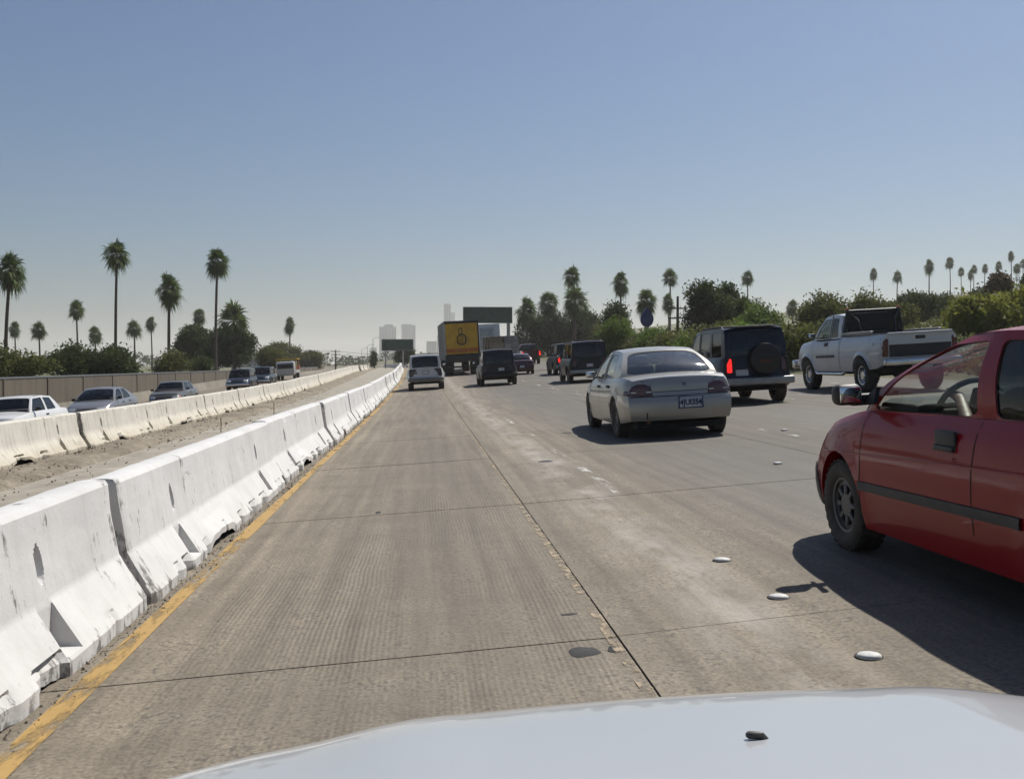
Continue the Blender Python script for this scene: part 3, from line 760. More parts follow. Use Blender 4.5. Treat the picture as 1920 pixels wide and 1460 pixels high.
bushy('leafy_tree', 'tree', 'tall dark leafy tree with sky gaps behind the blue off-roader', 24.7, 86, 3.9, 4.0, 5.7, 9000, M['leaf_dark'], 51, .17, 1.2, 11, .3)
bushy('leafy_tree', 'tree', 'narrow dark tree just right of the tall leafy one', 27.2, 90, 2.4, 2.6, 5.8, 5500, M['leaf_dark'], 52, .16, 1.0, 8, .28)
bushy('bush', 'bush', 'bright green bush under the low palm behind the blue off-roader', 27.4, 82, 4.4, 3.6, 3.2, 8000, M['leaf_green'], 53, .15, 0, 9, .26, part='foliage')
bushy('bush', 'bush', 'sparse grey-green bush left of the white pickup cab', 29.4, 88, 2.6, 2.6, 3.6, 3500, M['leaf_olive'], 54, .15, 0, 7, .3, part='foliage')
bushy('bush', 'bush', 'large airy green bush behind the white pickup cab', 29.2, 72, 4.0, 3.6, 3.5, 9000, M['leaf_olive'], 55, .14, 0, 11, .3, part='foliage')
bushy('bush', 'bush', 'airy yellow-green bush behind the pickup headache rack', 33.4, 74, 3.8, 3.4, 3.2, 7000, M['leaf_olive'], 56, .14, 0, 11, .3, part='foliage')
bushy('bush', 'bush', 'grey-green bush just right of the pickup headache rack', 38.6, 80, 3.2, 3, 1.8, 6000, M['leaf_olive'], 57, .15, 0, 8, .3, part='foliage')
bushy('bush', 'bush', 'dark reddish bush on the slope above the pickup bed', 46.0, 92, 4.0, 3.4, 2.8, 7500, M['leaf_dark'], 58, .16, 0, 8, .28, part='foliage')
for k, (x, y, w, h, mt, lab) in enumerate([
    (30.8, 53, 4.8, 2.0, 'leaf_yellow', 'yellow-green ground bush right above the pickup tailgate'),
    (34.0, 54, 4.6, 2.1, 'leaf_yellow', 'yellow-green bush above the red car roof'),
    (37.4, 55, 4.8, 2.0, 'leaf_yellow', 'yellow-green bush at the right edge above the red car'),
    (37.6, 66, 4.6, 1.6, 'leaf_olive', 'low olive bush between the pickup rack and the yellow-green bushes'),
    (42.2, 70, 4.6, 1.7, 'leaf_olive', 'olive bush behind the yellow-green bushes on the bank'),
    (52.0, 98, 6.4, 2.1, 'leaf_dark', 'long dark hedge across the hill at right, left part'),
    (57.0, 98, 6.0, 2.2, 'leaf_dark', 'long dark hedge across the hill at right, right part'),
    (61.0, 97, 3.6, 2.9, 'leaf_dark', 'dark rounded tree on the hill at the right edge')]):
    bushy('bush', 'bush', lab, x, y, w, w * .6, h, 7500, M[mt], 60 + k, .16, 0, 9, .3, part='foliage')
root = bushy('shaggy_tree', 'tree', 'shaggy brown tree with dark trunk on the hill at far right', 48.4, 82, 2.2, 2.0, 3.4, 5200, M['dead_frond'], 70, .18, 1.8, 8, .22)
for k in range(9):
    x = 17.2 + .35 * k; y = 46 + 7.2 * k
    bushy('hedge', 'hedge', 'leafy roadside hedge clump, %s from the right shoulder nearest the pickup' % ordinal(k), x, y, 3.4, 7.6, 1.9 + .22 * (k % 3), 6500, M['leaf_green' if k % 2 else 'leaf_olive'], 80 + k, .13, 0, 10, .24, 'roadside hedge clumps on the right shoulder', part='foliage')
# far wood closing the horizon: one mass
g = np.random.default_rng(5); lum = []
for k in range(150):
    x = g.uniform(-420, 420); lum.append((x, 640 + g.uniform(-60, 60), 2.5 + g.uniform(0, 2.5), g.uniform(6, 14), 8, g.uniform(2.2, 5.5)))
o = leaf_cloud('distant_trees', lum, 26000, 1.0, 9, M['leaf_dark'], None, 1.2); o['kind'] = 'stuff'; o['label'] = 'far hazy line of trees along the horizon'; o['category'] = 'trees'

# ivy and weeds over the right-hand bank: one mass
g = np.random.default_rng(15); nn_ = 4200; lum = []
for k in range(nn_):
    y = 24 + 90 * g.random() ** 1.3; x = 16.6 + g.random() ** 1.2 * (10 + .40 * y); lum.append((x + curve(y), y, land(x + curve(y), y) + .10, .35, .45, .16 + .1 * g.random()))
o = leaf_cloud('ground_cover', lum, 90000, .11, 16, M['leaf_olive'], None, .12); o['kind'] = 'stuff'; o['label'] = 'low ivy and weeds over the bank on the right'; o['category'] = 'ground cover'
# ------------------------------------------------------------------ vehicle kit (car space: +Y forward, +X right, ground at z = 0)
def rr_pts(w, h, r, n=6):                    # rounded rectangle outline, counter-clockwise
    r = min(r, w / 2 * .98, h / 2 * .98); out = []
    for cx, cy, a0 in ((w/2 - r, h/2 - r, 0), (-w/2 + r, h/2 - r, PI/2), (-w/2 + r, -h/2 + r, PI), (w/2 - r, -h/2 + r, 1.5 * PI)):
        for k in range(n + 1):
            a = a0 + PI / 2 * k / n; out.append((cx + r * math.cos(a), cy + r * math.sin(a)))
    return out
def cast(bvh, kind, a, b):
    if kind == 'rear': o, d = Vector((a, -9, b)), Vector((0, 1, 0))
    elif kind == 'front': o, d = Vector((a, 9, b)), Vector((0, -1, 0))
    elif kind == 'left': o, d = Vector((-9, a, b)), Vector((1, 0, 0))
    elif kind == 'right': o, d = Vector((9, a, b)), Vector((-1, 0, 0))
    else: o, d = Vector((a, b, 9)), Vector((0, 0, -1))
    h = bvh.ray_cast(o, d)
    if h[0] is None or (h[0] - o).length > 12:
        g = {'rear': (a, -2.2, b), 'front': (a, 2.2, b), 'left': (-.8, a, b), 'right': (.8, a, b)}.get(kind, (a, b, 1))
        p = bvh.find_nearest(Vector(g))[0]; return p, d
    return h[0], d
def densify(poly, step):
    out = []
    for i in range(len(poly)):
        a, b = Vector(poly[i]), Vector(poly[(i + 1) % len(poly)]); n = max(1, int((b - a).length / step))
        out += [tuple(a.lerp(b, k / n)) for k in range(n)]
    return out
def patch(bvh, kind, poly, off=.006, depth=.03, mat=None, name='panel', parent=None, bulge=0.0):
    poly = densify(poly, .07); n = len(poly); cx = sum(p[0] for p in poly) / n; cy = sum(p[1] for p in poly) / n
    mb = MB(); v = []; rings = [1.0, .97, .7, .4]
    for s in rings:
        for p in poly:
            q, d = cast(bvh, kind, cx + (p[0] - cx) * s, cy + (p[1] - cy) * s)
            v.append(q - d * (off * (.35 if s == 1.0 else 1.0) + bulge * (1 - s * s)))
    q, d = cast(bvh, kind, cx, cy); v.append(q - d * (off + bulge)); c = len(v) - 1
    base = len(v); v += [v[k] + d * depth for k in range(n)]
    f = []
    for i in range(len(rings) - 1):
        for k in range(n): f.append((i*n + k, i*n + (k+1) % n, (i+1)*n + (k+1) % n, (i+1)*n + k))
    i = len(rings) - 1
    for k in range(n): f.append((i*n + k, i*n + (k+1) % n, c)); f.append((k, (k+1) % n, base + (k+1) % n, base + k))
    mb.add(v, f); return mb.build(name, mat, parent, 40)
def rpatch(bvh, kind, c, s, r, **kw): return patch(bvh, kind, [(c[0] + a, c[1] + b) for a, b in rr_pts(s[0], s[1], r, 4)], **kw)
def seam(bvh, kind, pts, w=.008, off=.0015, mat=None, name='seam', parent=None, thick=0.0):
    mb = MB(); P = []
    for i in range(len(pts) - 1):
        a, b = Vector(pts[i]), Vector(pts[i + 1]); n = max(1, int((b - a).length / .06)); P += [a.lerp(b, k / n) for k in range(n)]
    P.append(Vector(pts[-1])); rows = []
    for i, p in enumerate(P):
        t = (P[min(i + 1, len(P) - 1)] - P[max(i - 1, 0)]).normalized(); u = Vector((-t.y, t.x)) * w / 2; row = []
        for s, o in ((-1, 0), (-.92, thick), (0, thick * 1.15), (.92, thick), (1, 0)) if thick else ((-1, 0), (1, 0)):
            q, d = cast(bvh, kind, p.x + u.x * s, p.y + u.y * s); row.append(q - d * (off + o))
        rows.append(row)
    mb.grid(rows); return mb.build(name, mat, parent, 40)

SEC = [(0, .955), (.18, .985), (.45, 1.0), (.62, .995), (.8, .97), (.93, .935), (1.0, .895)]
def car_body(sp):
    L, W = sp['L'], sp['W'] / 2; top = pchip(sp['top']); drop = sp.get('drop', .045)
    sill = pchip(sp['sill']); plan = pchip(sp['plan']); sec = pchip(sp.get('sec', SEC))
    rearp, frontp = pchip(sp['rear']), pchip(sp['front']); rk, fk = sp.get('rk', .10), sp.get('fk', .16)
    axles = sp['axles']; Ra = sp['Ra']; Rw = sp['R']
    ys = set(round(-L/2 + L * i / 56, 4) for i in range(57))
    for d in (.015, .04, .08, .14): ys.add(round(-L/2 + d, 4)); ys.add(round(L/2 - d, 4))
    for a in axles:
        for k in range(19): ys.add(round(a + Ra * math.cos(PI * k / 18), 4))
    for a, b in sp['open']: ys.add(a); ys.add(b)
    for a, b in sp.get('doors', []): ys.add(a); ys.add(b)
    ys = sorted(y for y in ys if -L/2 <= y <= L/2); NV, NT_ = 12, 6
    def yend(x, y, z):
        d = y + L / 2; f = max(0, 1 - d / .9) ** 2; o = f * (rearp(z) + rk * (abs(x) / W) ** 2.2)
        d = L / 2 - y; f = max(0, 1 - d / .9) ** 2; return y + o - f * (frontp(z) + fk * (abs(x) / W) ** 2.2)
    def ring(y):
        zt = top(y); zs = zt - drop; sl = sill(y); zb = sl
        for a in axles:
            if abs(y - a) < Ra: zb = max(zb, Rw + math.sqrt(Ra * Ra - (y - a) ** 2) * sp.get('arch', 1.0))
        zb = min(zb, zs - .06); w = W * plan(y); side = []
        zi = max(.0, zb)
        side.append((w * sec((zb - sl) / (zs - sl)) - .11, zb + .01))
        for k in range(NV + 1):
            z = lerp(zb, zs, k / NV); x = w * sec(max(0, (z - sl) / (zs - sl)))
            for a in axles:                                    # slight wheel-arch flare
                dd = math.hypot(y - a, z - Rw)
                if dd < Ra + .09: x += sp.get('flare', .012) * max(0, 1 - (dd - Ra) / .09)
            side.append((x, z))
        xs = side[-1][0]; tp = []
        for k in range(1, NT_ + 1):
            x = xs * (1 - k / NT_); tp.append((x, zs + (zt - zs) * (1 - (x / xs) ** 2.6)))
        return side, tp
    rings = [ring(y) for y in ys]; body = MB(); doors = {}
    def isopen(y0, y1): return any(a - 1e-4 <= y0 and y1 <= b + 1e-4 for a, b in sp['open'])
    for sx in (1, -1):
        P = [[(sx * x, yend(x, y, z), z) for x, z in r[0] + r[1]] for y, r in zip(ys, rings)]
        n = NV + 2
        for i in range(len(ys) - 1):
            op = isopen(ys[i], ys[i + 1]); last = n if op else n + NT_
            dk = next((k for k, (a, b) in enumerate(sp.get('doors', [])) if a - 1e-4 <= ys[i] and ys[i+1] <= b + 1e-4), None)
            for k in range(0, last - 1 + (1 if not op else 0)):
                if k + 1 >= len(P[i]): break
                tgt = body
                if dk is not None and 1 <= k < n - 1: tgt = doors.setdefault((dk, sx), MB())
                tgt.add([P[i][k], P[i+1][k], P[i+1][k+1], P[i][k+1]], [(0, 1, 2, 3)])
            if op:                                             # belt flange turned inwards
                a, b = P[i][n - 1], P[i + 1][n - 1]; fl = sp.get('flange', .05)
                body.add([a, b, (b[0] - sx * fl, b[1], b[2] + .004), (a[0] - sx * fl, a[1], a[2] + .004)], [(0, 1, 2, 3)])
    for idx in (0, -1):                                        # closed ends
        side, tp = rings[idx]; y = ys[idx]; xs = side[-1][0]; cols = [1 - k / NT_ for k in range(2 * NT_ + 1)]; rows = []
        for j, (x, z) in enumerate(side[1:]):
            row = []
            for c in cols:
                zz = z
                if j == NV: zz = z + (top(y) - z) * (1 - abs(c) ** 2.6)
                row.append((x * c, yend(x * abs(c), y, z if j < NV else zz), zz))
            rows.append(row)
        body.grid(rows)
    allv = list(body.v); allf = list(body.f)
    for d in doors.values():
        o = len(allv); allv += d.v; allf += [tuple(i + o for i in q) for q in d.f]
    bvh = BVHTree.FromPolygons([Vector(v) for v in allv], allf)
    return body, doors, bvh, dict(top=top, drop=drop, sec=sec, plan=plan, W=W)

def greenhouse(sp, geo, root, mats):
    gh = sp['gh']; B = gh['bounds']; zr = pchip(gh['roof']); wr = pchip(gh['wr']); crown = gh.get('crown', .03)
    def belt(y):
        z = geo['top'](y) - geo['drop']; return geo['W'] * geo['plan'](y) * geo['sec'](1.0) - .012, z - .004
    bulge = gh.get('bulge', .02)
    def bound(i, t):
        yb, yr_, cv = B[i]; xb, zb = belt(yb); x = lerp(xb, wr(yr_), t) + bulge * math.sin(PI * t); z = lerp(zb, zr(yr_), t)
        return Vector((x, lerp(yb, yr_, t) + cv * math.sin(PI * t), z))
    frame = MB(); outs = []
    def cell(P, win, rad, mat, name, fr, inset=.012, N=7):
        # P(s,t) -> Vector; window opening = rounded rect [s0,s1]x[t0,t1]; the rest is frame
        s0, s1, t0, t1 = win
        inn = densify(rr_pts(1, 1, rad, 6), .11); n = len(inn)
        def spread(k):       # walk the outer edge in step with the inner outline
            a, b = inn[k]; m = max(abs(a), abs(b)) * 2; return (a / m + .5, b / m + .5)
        vo = [P(*spread(k)) for k in range(n)]; q2 = [(lerp(s0, s1, inn[k][0] + .5), lerp(t0, t1, inn[k][1] + .5)) for k in range(n)]
        vi = [P(*q) for q in q2]; cen = P(.5, .5)
        nrm = (P(.6, .5) - P(.4, .5)).cross(P(.5, .6) - P(.5, .4)).normalized()
        if nrm.dot(cen - Vector((0, sp.get('cy', 0), .6))) < 0: nrm = -nrm
        vin = [p - nrm * inset for p in vi]
        fr.add(vo + vi + vin, [(k, (k+1) % n, (k+1) % n + n, k + n) for k in range(n)] + [(k + n, (k+1) % n + n, (k+1) % n + 2*n, k + 2*n) for k in range(n)])
        gl = MB(); v = []; rings = [1.0, .75, .5, .25]; cs, ct = (s0 + s1) / 2, (t0 + t1) / 2
        for s in rings: v += [P(cs + (a - cs) * s, ct + (b - ct) * s) - nrm * inset * .85 for a, b in q2]
        v.append(P(cs, ct) - nrm * inset * .85); f = []
        for i in range(3): f += [(i*n + k, i*n + (k+1) % n, (i+1)*n + (k+1) % n, (i+1)*n + k) for k in range(n)]
        f += [(3*n + k, 3*n + (k+1) % n, 4*n) for k in range(n)]; gl.add(v, f)
        o = gl.build(name, mat, root, 60); outs.append(o)
        gk = MB(); q3 = [P(cs + (a - cs) * .985, ct + (b - ct) * .975) - nrm * inset * .6 for a, b in q2]
        gk.add([p - nrm * inset * .45 for p in vi] + q3, [(k, (k+1) % n, (k+1) % n + n, k + n) for k in range(n)]); gk.build('window_seal', mats['seal'], o, 40)
        return o
    def solid(P, fr, nt=6):
        fr.grid([[P(s, t / nt) for s in (0, .5, 1)] for t in range(nt + 1)])
    for sx in (1, -1):
        bl = MB()
        for i, kind in enumerate(gh['cells']):
            def P(s, t, i=i): v = bound(i, t).lerp(bound(i + 1, t), s); return Vector((sx * v.x, v.y, v.z))
            if kind == 'p': solid(P, frame)
            elif kind == 'b': solid(P, bl)
            else: cell(P, gh.get('win', (.03, .97, .03, .90)), gh.get('rad', .12), mats[kind], 'side_window', frame)
        if bl.v: bl.build('pillar', mats['seal'], root, 50)
    wf, wk = gh.get('wind_k', .12), gh.get('rear_k', .10)
    def PW(s, t):
        v = bound(0, t); u = 2 * s - 1; return Vector((v.x * u, v.y + wf * (1 - u * u), v.z + lerp(geo['drop'] * .9, crown, t) * (1 - u * u)))
    cell(PW, gh.get('ws', (.035, .965, .04, .93)), .08, mats['ws'], 'windshield', frame)
    n = len(B) - 1
    def PR_(s, t):
        v = bound(n, t); u = 2 * s - 1; return Vector((v.x * u, v.y - wk * (1 - u * u), v.z + lerp(geo['drop'] * .9, crown, t) * (1 - u * u)))
    cell(PR_, gh.get('rw', (.06, .94, .07, .92)), gh.get('rrad', .13), mats['rw'], 'rear_window', frame)
    y0, y1 = B[0][1], B[n][1]; rows = []
    for j in range(15):
        r = j / 14; yy = lerp(y0, y1, r); row = []
        for k in range(13):
            u = -1 + k / 6; row.append((wr(yy) * u, yy + wf * (1 - u*u) * (1 - r) ** 3 - wk * (1 - u*u) * r ** 3, zr(yy) + crown * (1 - abs(u) ** 2.4 if 0 else (1 - u*u))))
        rows.append(row)
    rf = MB(); rf.grid(rows); ro = rf.build('roof', mats['body'], root, 60)
    frame.build('cabin_frame', mats['body'], root, 50, .0006)
    return bound

def wheel(parent, x, y, Rw, w, style, rim_mat, sx):
    root = empty('wheel', (x, y, Rw), parent); s = sx
    rr = Rw * (.62 if style != 'truck' else .56); h = w / 2
    prof = [(rr * .97, -h * .7), (rr * 1.02, -h * .86), (rr * 1.18, -h), (Rw * .9, -h), (Rw * .975, -h * .82), (Rw, -h * .55), (Rw, h * .55), (Rw * .975, h * .82), (Rw * .9, h), (rr * 1.18, h), (rr * 1.02, h * .86), (rr * .97, h * .7)]
    t = MB().lathe(prof, 36); 
    for k in range(30):                                   # tread blocks
        a = 2 * PI * k / 30
        for o_ in (-.28, .28): t.bbox((o_ * w, math.cos(a) * Rw * .998, math.sin(a) * Rw * .998), (w * .34, Rw * .13, .012), .003, 1, rot=(a + PI / 2, 'X'))
    t.build('tyre', M['tyre'], root, 40)
    d = h * .62; r = MB()
    r.lathe([(rr * 1.0, s * d * 1.15), (rr * .98, s * d * 1.25), (rr * .9, s * d * 1.2), (rr * .86, s * d * .75), (rr * .86, -s * h * .6)], 32)
    if style == 'spoke':
        for k in range(6):
            a = 2 * PI * k / 6 + .3
            r.bbox((s * d * .95, math.cos(a) * rr * .52, math.sin(a) * rr * .52), (.03, rr * .80, rr * .25), .012, 2, rot=(a, 'X'))
        r.lathe([(rr * .30, s * d * .8), (rr * .30, s * d * 1.08), (rr * .22, s * d * 1.2), (.002, s * d * 1.22)], 18)
    elif style == 'truck':
        r.lathe([(rr * .86, s * d * .35), (rr * .6, s * d * .55), (rr * .45, s * d * .9), (rr * .42, s * d * 1.1), (.002, s * d * 1.15)], 24)
        for k in range(8):
            a = 2 * PI * k / 8; r.lathe([(.014, s * d * .8), (.014, s * d * 1.02), (.001, s * d * 1.04)], 6, (0, math.cos(a) * rr * .55, math.sin(a) * rr * .55))
    else:
        r.lathe([(rr * .88, s * d * .9), (rr * .74, s * d * 1.02), (rr * .72, s * d * .85)], 32)
        for k in range(8):
            a = 2 * PI * k / 8; r.bbox((s * d * .93, math.cos(a) * rr * .55, math.sin(a) * rr * .55), (.02, rr * .42, rr * .2), .008, 1, rot=(a, 'X'))
        r.lathe([(rr * .42, s * d * .85), (rr * .42, s * d * 1.02), (rr * .3, s * d * 1.08), (.002, s * d * 1.1)], 24)
    r.build('rim', rim_mat, root, 40)
    MB().lathe([(rr * .86, s * d * .2), (.002, s * d * .2)], 24).build('brake_disc', M['under'], root, 40)
    return root

def bank_matrix(x, y, yaw, dz=0.0):
    p = RP(x, y, dz)
    return Matrix.Translation(p) @ Matrix.Rotation(-math.atan(BANK), 4, 'Y') @ Matrix.Rotation(math.atan(slope_y(y)), 4, 'X') @ Matrix.Rotation(-head(y) + yaw, 4, 'Z')

def seats(root, sp, mat):
    for r in sp.get('seats', []):
        y, xs, z = r
        for x in xs:
            mb = MB(); mb.bbox((x, y + .22, z), (.48, .5, .16), .05); mb.bbox((x, y - .06, z + .32), (.47, .13, .62), .05, rot=(-.2, 'X')); mb.bbox((x, y - .15, z + .72), (.24, .09, .17), .04)
            mb.build('seat', mat, root, 50)
def make_car(name, label, cat, sp, x, y, yaw, body_mat, win='mid', rim='cap', group=None, dz=0.0, detail=True, seatmat='seat', steer=0.0):
    root = empty(name); root.matrix_basis = bank_matrix(x, y, yaw, dz); tag(root, label, cat, group)
    body, doors, bvh, geo = car_body(sp); L, W = sp['L'], sp['W'] / 2
    body.build('body', body_mat, root, 32, .0006)
    for (k, sx), d in doors.items():
        dob = d.build('door', body_mat, root, 32, .0006)
        kd = 'left' if sx < 0 else 'right'; a, b = sp['doors'][k]
        if detail and not sp.get('no_handles'):
            zt = geo['top']((a + b) / 2) - geo['drop'] - .11
            hy = a + .13
            hb = MB(); q, dd = cast(bvh, kd, hy + .02, zt); hb.bbox(q - dd * .012, (.03, .19, .045), .012); hb.build('handle', sp.get('handle_mat', M['black']), dob, 40)
        if detail:
            if k == 0: seam(bvh, kd, [(a, sp['R'] * .9 + .1), (a, geo['top'](a) - geo['drop'] - .01)], mat=M['seam'], parent=dob)
            seam(bvh, kd, [(b, sp['R'] * .7 + .1), (b, geo['top'](b) - geo['drop'] - .01)], mat=M['seam'], parent=dob)
    mats = dict(body=body_mat, seal=M['trim'], ws=M['glass_' + sp.get('ws_glass', 'mid')], rw=M['glass_' + sp.get('rw_glass', win)], w=M['glass_' + win], c=M['glass_clear'], d=M['glass_dark'])
    bound = greenhouse(sp, geo, root, mats)
    # floor, firewall and dashboard fill the shell
    o0, o1 = sp['cab']; bz = sp['belt']
    mb = MB(); mb.bbox((0, (sp['axles'][0] + sp['axles'][1]) / 2, sp['floor']), (2 * W - .42, L * .86, .26), .04); mb.build('underbody', M['under'], root, 30)
    mb = MB(); mb.bbox((0, o1 - .12, bz - .07), (2 * W - .30, .50, .26), .07); mb.bbox((0, (o0 + o1) / 2, sp['floor'] + .16), (2 * W - .2, (o1 - o0) + .2, .08), .02)
    if sp.get('shelf'): mb.bbox((0, o0 + sp['shelf'] / 2 - .02, bz - .07), (2 * W - .26, sp['shelf'], .05), .015)
    mb.bbox((0, o0 - .02, bz - .28), (2 * W - .22, .06, .5), .01); mb.bbox((0, o1 + .13, bz - .28), (2 * W - .22, .06, .5), .01)
    for sx in (-1, 1): mb.bbox((sx * (W - .13), (o0 + o1) / 2, bz - .24), (.05, o1 - o0, .42), .02)
    mb.build('cabin_lining', M['interior'], root, 40)
    seats(root, sp, M[seatmat])
    for i, ya in enumerate(sp['axles']):
        for sx in (-1, 1):
            wo_ = wheel(root, sx * (W - sp['tw'] / 2 - .015), ya, sp['R'], sp['tw'], sp.get('rim', rim), M[sp.get('rim_mat', 'hubcap')], sx)
            if i == 1 and steer: wo_.rotation_euler = (0, 0, steer)
    return root, bvh, geo, bound
def plate(root, bvh, kind, c, text, w=.32, h=.16):
    p = rpatch(bvh, kind, c, (w, h), .015, off=.012, mat=M['plate'], name='licence_plate', parent=root)
    hit, d = cast(bvh, kind, *c); s = -d.y
    fr = MB(); 
    for dx, dz, a, b in ((0, h/2, w + .03, .016), (0, -h/2, w + .03, .016), (w/2, 0, .016, h), (-w/2, 0, .016, h)): fr.bbox((c[0] + dx, hit.y + s * .016, c[1] + dz), (a, .014, b), .004)
    fr.build('plate_frame', M['ink'] if text else M['black'], p, 30)
    if text:
        tc = bpy.data.curves.new('t', 'FONT'); tc.body = text; tc.size = h * .72; tc.align_x = 'CENTER'; tc.align_y = 'CENTER'; tc.extrude = .002; tc.offset = .003
        to = bpy.data.objects.new('t', tc); COL.objects.link(to); bpy.context.view_layer.update()
        me = bpy.data.meshes.new_from_object(to.evaluated_get(bpy.context.evaluated_depsgraph_get())); bpy.data.objects.remove(to)
        for v in me.vertices:
            X, Z, e = v.co.x * .86, v.co.y, v.co.z
            v.co = (c[0] + (X if kind == 'rear' else -X), hit.y + s * (.017 + e), c[1] + Z - .008)
        link('plate_number', me, M['ink'], p, 0)
    return p
def mirrors(root, x, y, z, mat, glass=True, s=.85):
    for sx in (-1, 1):
        mb = MB(); mb.bbox((sx * (x + .11 * s), y, z), (.20 * s, .10 * s, .135 * s), .035); mb.bbox((sx * (x + .01), y + .01, z - .05), (.10, .06, .04), .012)
        o = mb.build('wing_mirror', mat, root, 40)
        g = MB(); g.bbox((sx * (x + .112 * s), y - .0505 * s, z), (.165 * s, .006, .10 * s), .002); g.build('mirror_glass', M['mirror'], o, 30)
# ------------------------------------------------------------------ the vehicles
def lens_pair(root, bvh, kind, c, s, r, mat, name, bulge=.01, off=.008):
    return [rpatch(bvh, kind, (sx * c[0], c[1]), s, r, off=off, mat=mat, name=name, parent=root, bulge=bulge) for sx in (-1, 1)]

# --- silver sedan
SEDAN = dict(L=4.56, W=1.76, R=.305, Ra=.355, tw=.20, axles=(-1.32, 1.36), drop=.045, flare=.012, rw_glass='rear', belt=.93, floor=.33, cy=-.2,
    top=[(-2.28, .935), (-2.12, .965), (-1.7, .985), (-1.3, .985), (-.6, .955), (.6, .935), (.95, .935), (1.3, .885), (1.8, .795), (2.15, .69), (2.28, .60)],
    sill=[(-2.28, .285), (-1.8, .245), (-.9, .20), (.9, .20), (1.8, .21), (2.28, .24)],
    plan=[(-2.28, .90), (-2.0, .965), (-1.2, 1), (1.0, 1), (1.8, .965), (2.28, .82)],
    rear=[(.2, .12), (.3, .035), (.42, .0), (.55, .005), (.625, .03), (.66, .075), (.80, .085), (.90, .115), (.97, .20)],
    front=[(.2, .1), (.32, .02), (.48, 0), (.56, .05), (.7, .16)], rk=.17, fk=.22,
    open=[(-1.33, .93)], cab=(-1.33, .93), doors=[(-.88, .04), (.04, .98)], shelf=.5,
    seats=[(.05, (-.36, .36), .48), (-.85, (-.33, .33), .48)],
    gh=dict(bounds=[(1.06, .34, .13), (.97, .28, .12), (.05, -.10, .0), (-.04, -.18, 0), (-.98, -.70, -.05), (-1.50, -.80, -.12)], cells='pwbwp',
            roof=[(-.9, 1.315), (-.5, 1.362), (-.1, 1.378), (.2, 1.36), (.36, 1.32)], wr=[(-.9, .575), (0, .60), (.36, .575)], crown=.035, bulge=.03,
            wind_k=.16, rear_k=.13, win=(.03, .97, .03, .88), rad=.16, rw=(.055, .945, .05, .93), rrad=.15))
M['champagne'] = paint('champagne_paint', (.43, .415, .375), .45, .34, .55, .4)
root, bvh, geo, bd = make_car('silver_sedan', 'champagne silver sedan in the next lane ahead of the red car', 'car', SEDAN, 3.92, 17.22, R(-.5), M['champagne'], win='mid', seatmat='seat_tan')
def tl(sx): return [(sx * x, z) for x, z in ((.755, .662), (.765, .74), (.72, .81), (.64, .842), (.53, .842), (.45, .80), (.425, .66), (.60, .655))]
for sx in (-1, 1):
    t = patch(bvh, 'rear', tl(sx), off=.010, mat=M['tail_dark'], name='taillight', parent=root, bulge=.012); patch(bvh, 'left' if sx < 0 else 'right', [(-2.16, .665), (-1.93, .675), (-1.98, .75), (-2.10, .81), (-2.15, .80)], off=.008, mat=M['tail_dark'], name='taillight_wrap', parent=root)
    seam(bvh, 'rear', [(sx * .44, .718), (sx * .74, .72)], .012, .020, M['chrome'], 'lens_rib', t)
seam(bvh, 'rear', [(-.76, .648), (.76, .648)], .012, .002, M['seam'], 'bumper_gap', root)
seam(bvh, 'rear', [(-.42, .715), (.42, .715)], .010, .002, M['seam'], 'boot_crease', root)
seam(bvh, 'rear', [(-.43, .66), (-.45, .82), (-.60, .90)], .008, .002, M['seam'], 'boot_gap', root); seam(bvh, 'rear', [(.43, .66), (.45, .82), (.60, .90)], .008, .002, M['seam'], 'boot_gap', root)
plate(root, bvh, 'rear', (.13, .545), '4JUI354', .36, .17)
e = rpatch(bvh, 'rear', (.06, .815), (.055, .06), .02, off=.006, mat=M['trim'], name='badge', parent=root); 
seam(bvh, 'rear', [(.045, .80), (.06, .83), (.075, .80), (.045, .80)], .008, .014, M['chrome'], 'badge_mark', e)
rpatch(bvh, 'rear', (-.53, .36), (.02, .10), .008, off=.004, mat=M['trim'], name='bumper_crack', parent=root)
mb = MB(); mb.tube([(-.5, -2.18, .26), (-.5, -1.9, .26)], .028, 10); mb.build('exhaust_pipe', M['rust'], root)
for kd in ('left', 'right'): seam(bvh, kd, [(-.92, .50), (1.0, .49)], .05, .001, M['champagne'], 'side_moulding', root, .008)
mb = MB(); mb.bbox((0, -1.88, .20), (1.35, .5, .10), .03); mb.build('rear_apron', M['under'], root)
mirrors(root, .80, .78, .98, M['champagne'])
for sx in (-1, 1): rpatch(bvh, 'front', (sx * .60, .60), (.42, .13), .05, off=.006, mat=M['lamp'], name='headlight', parent=root)

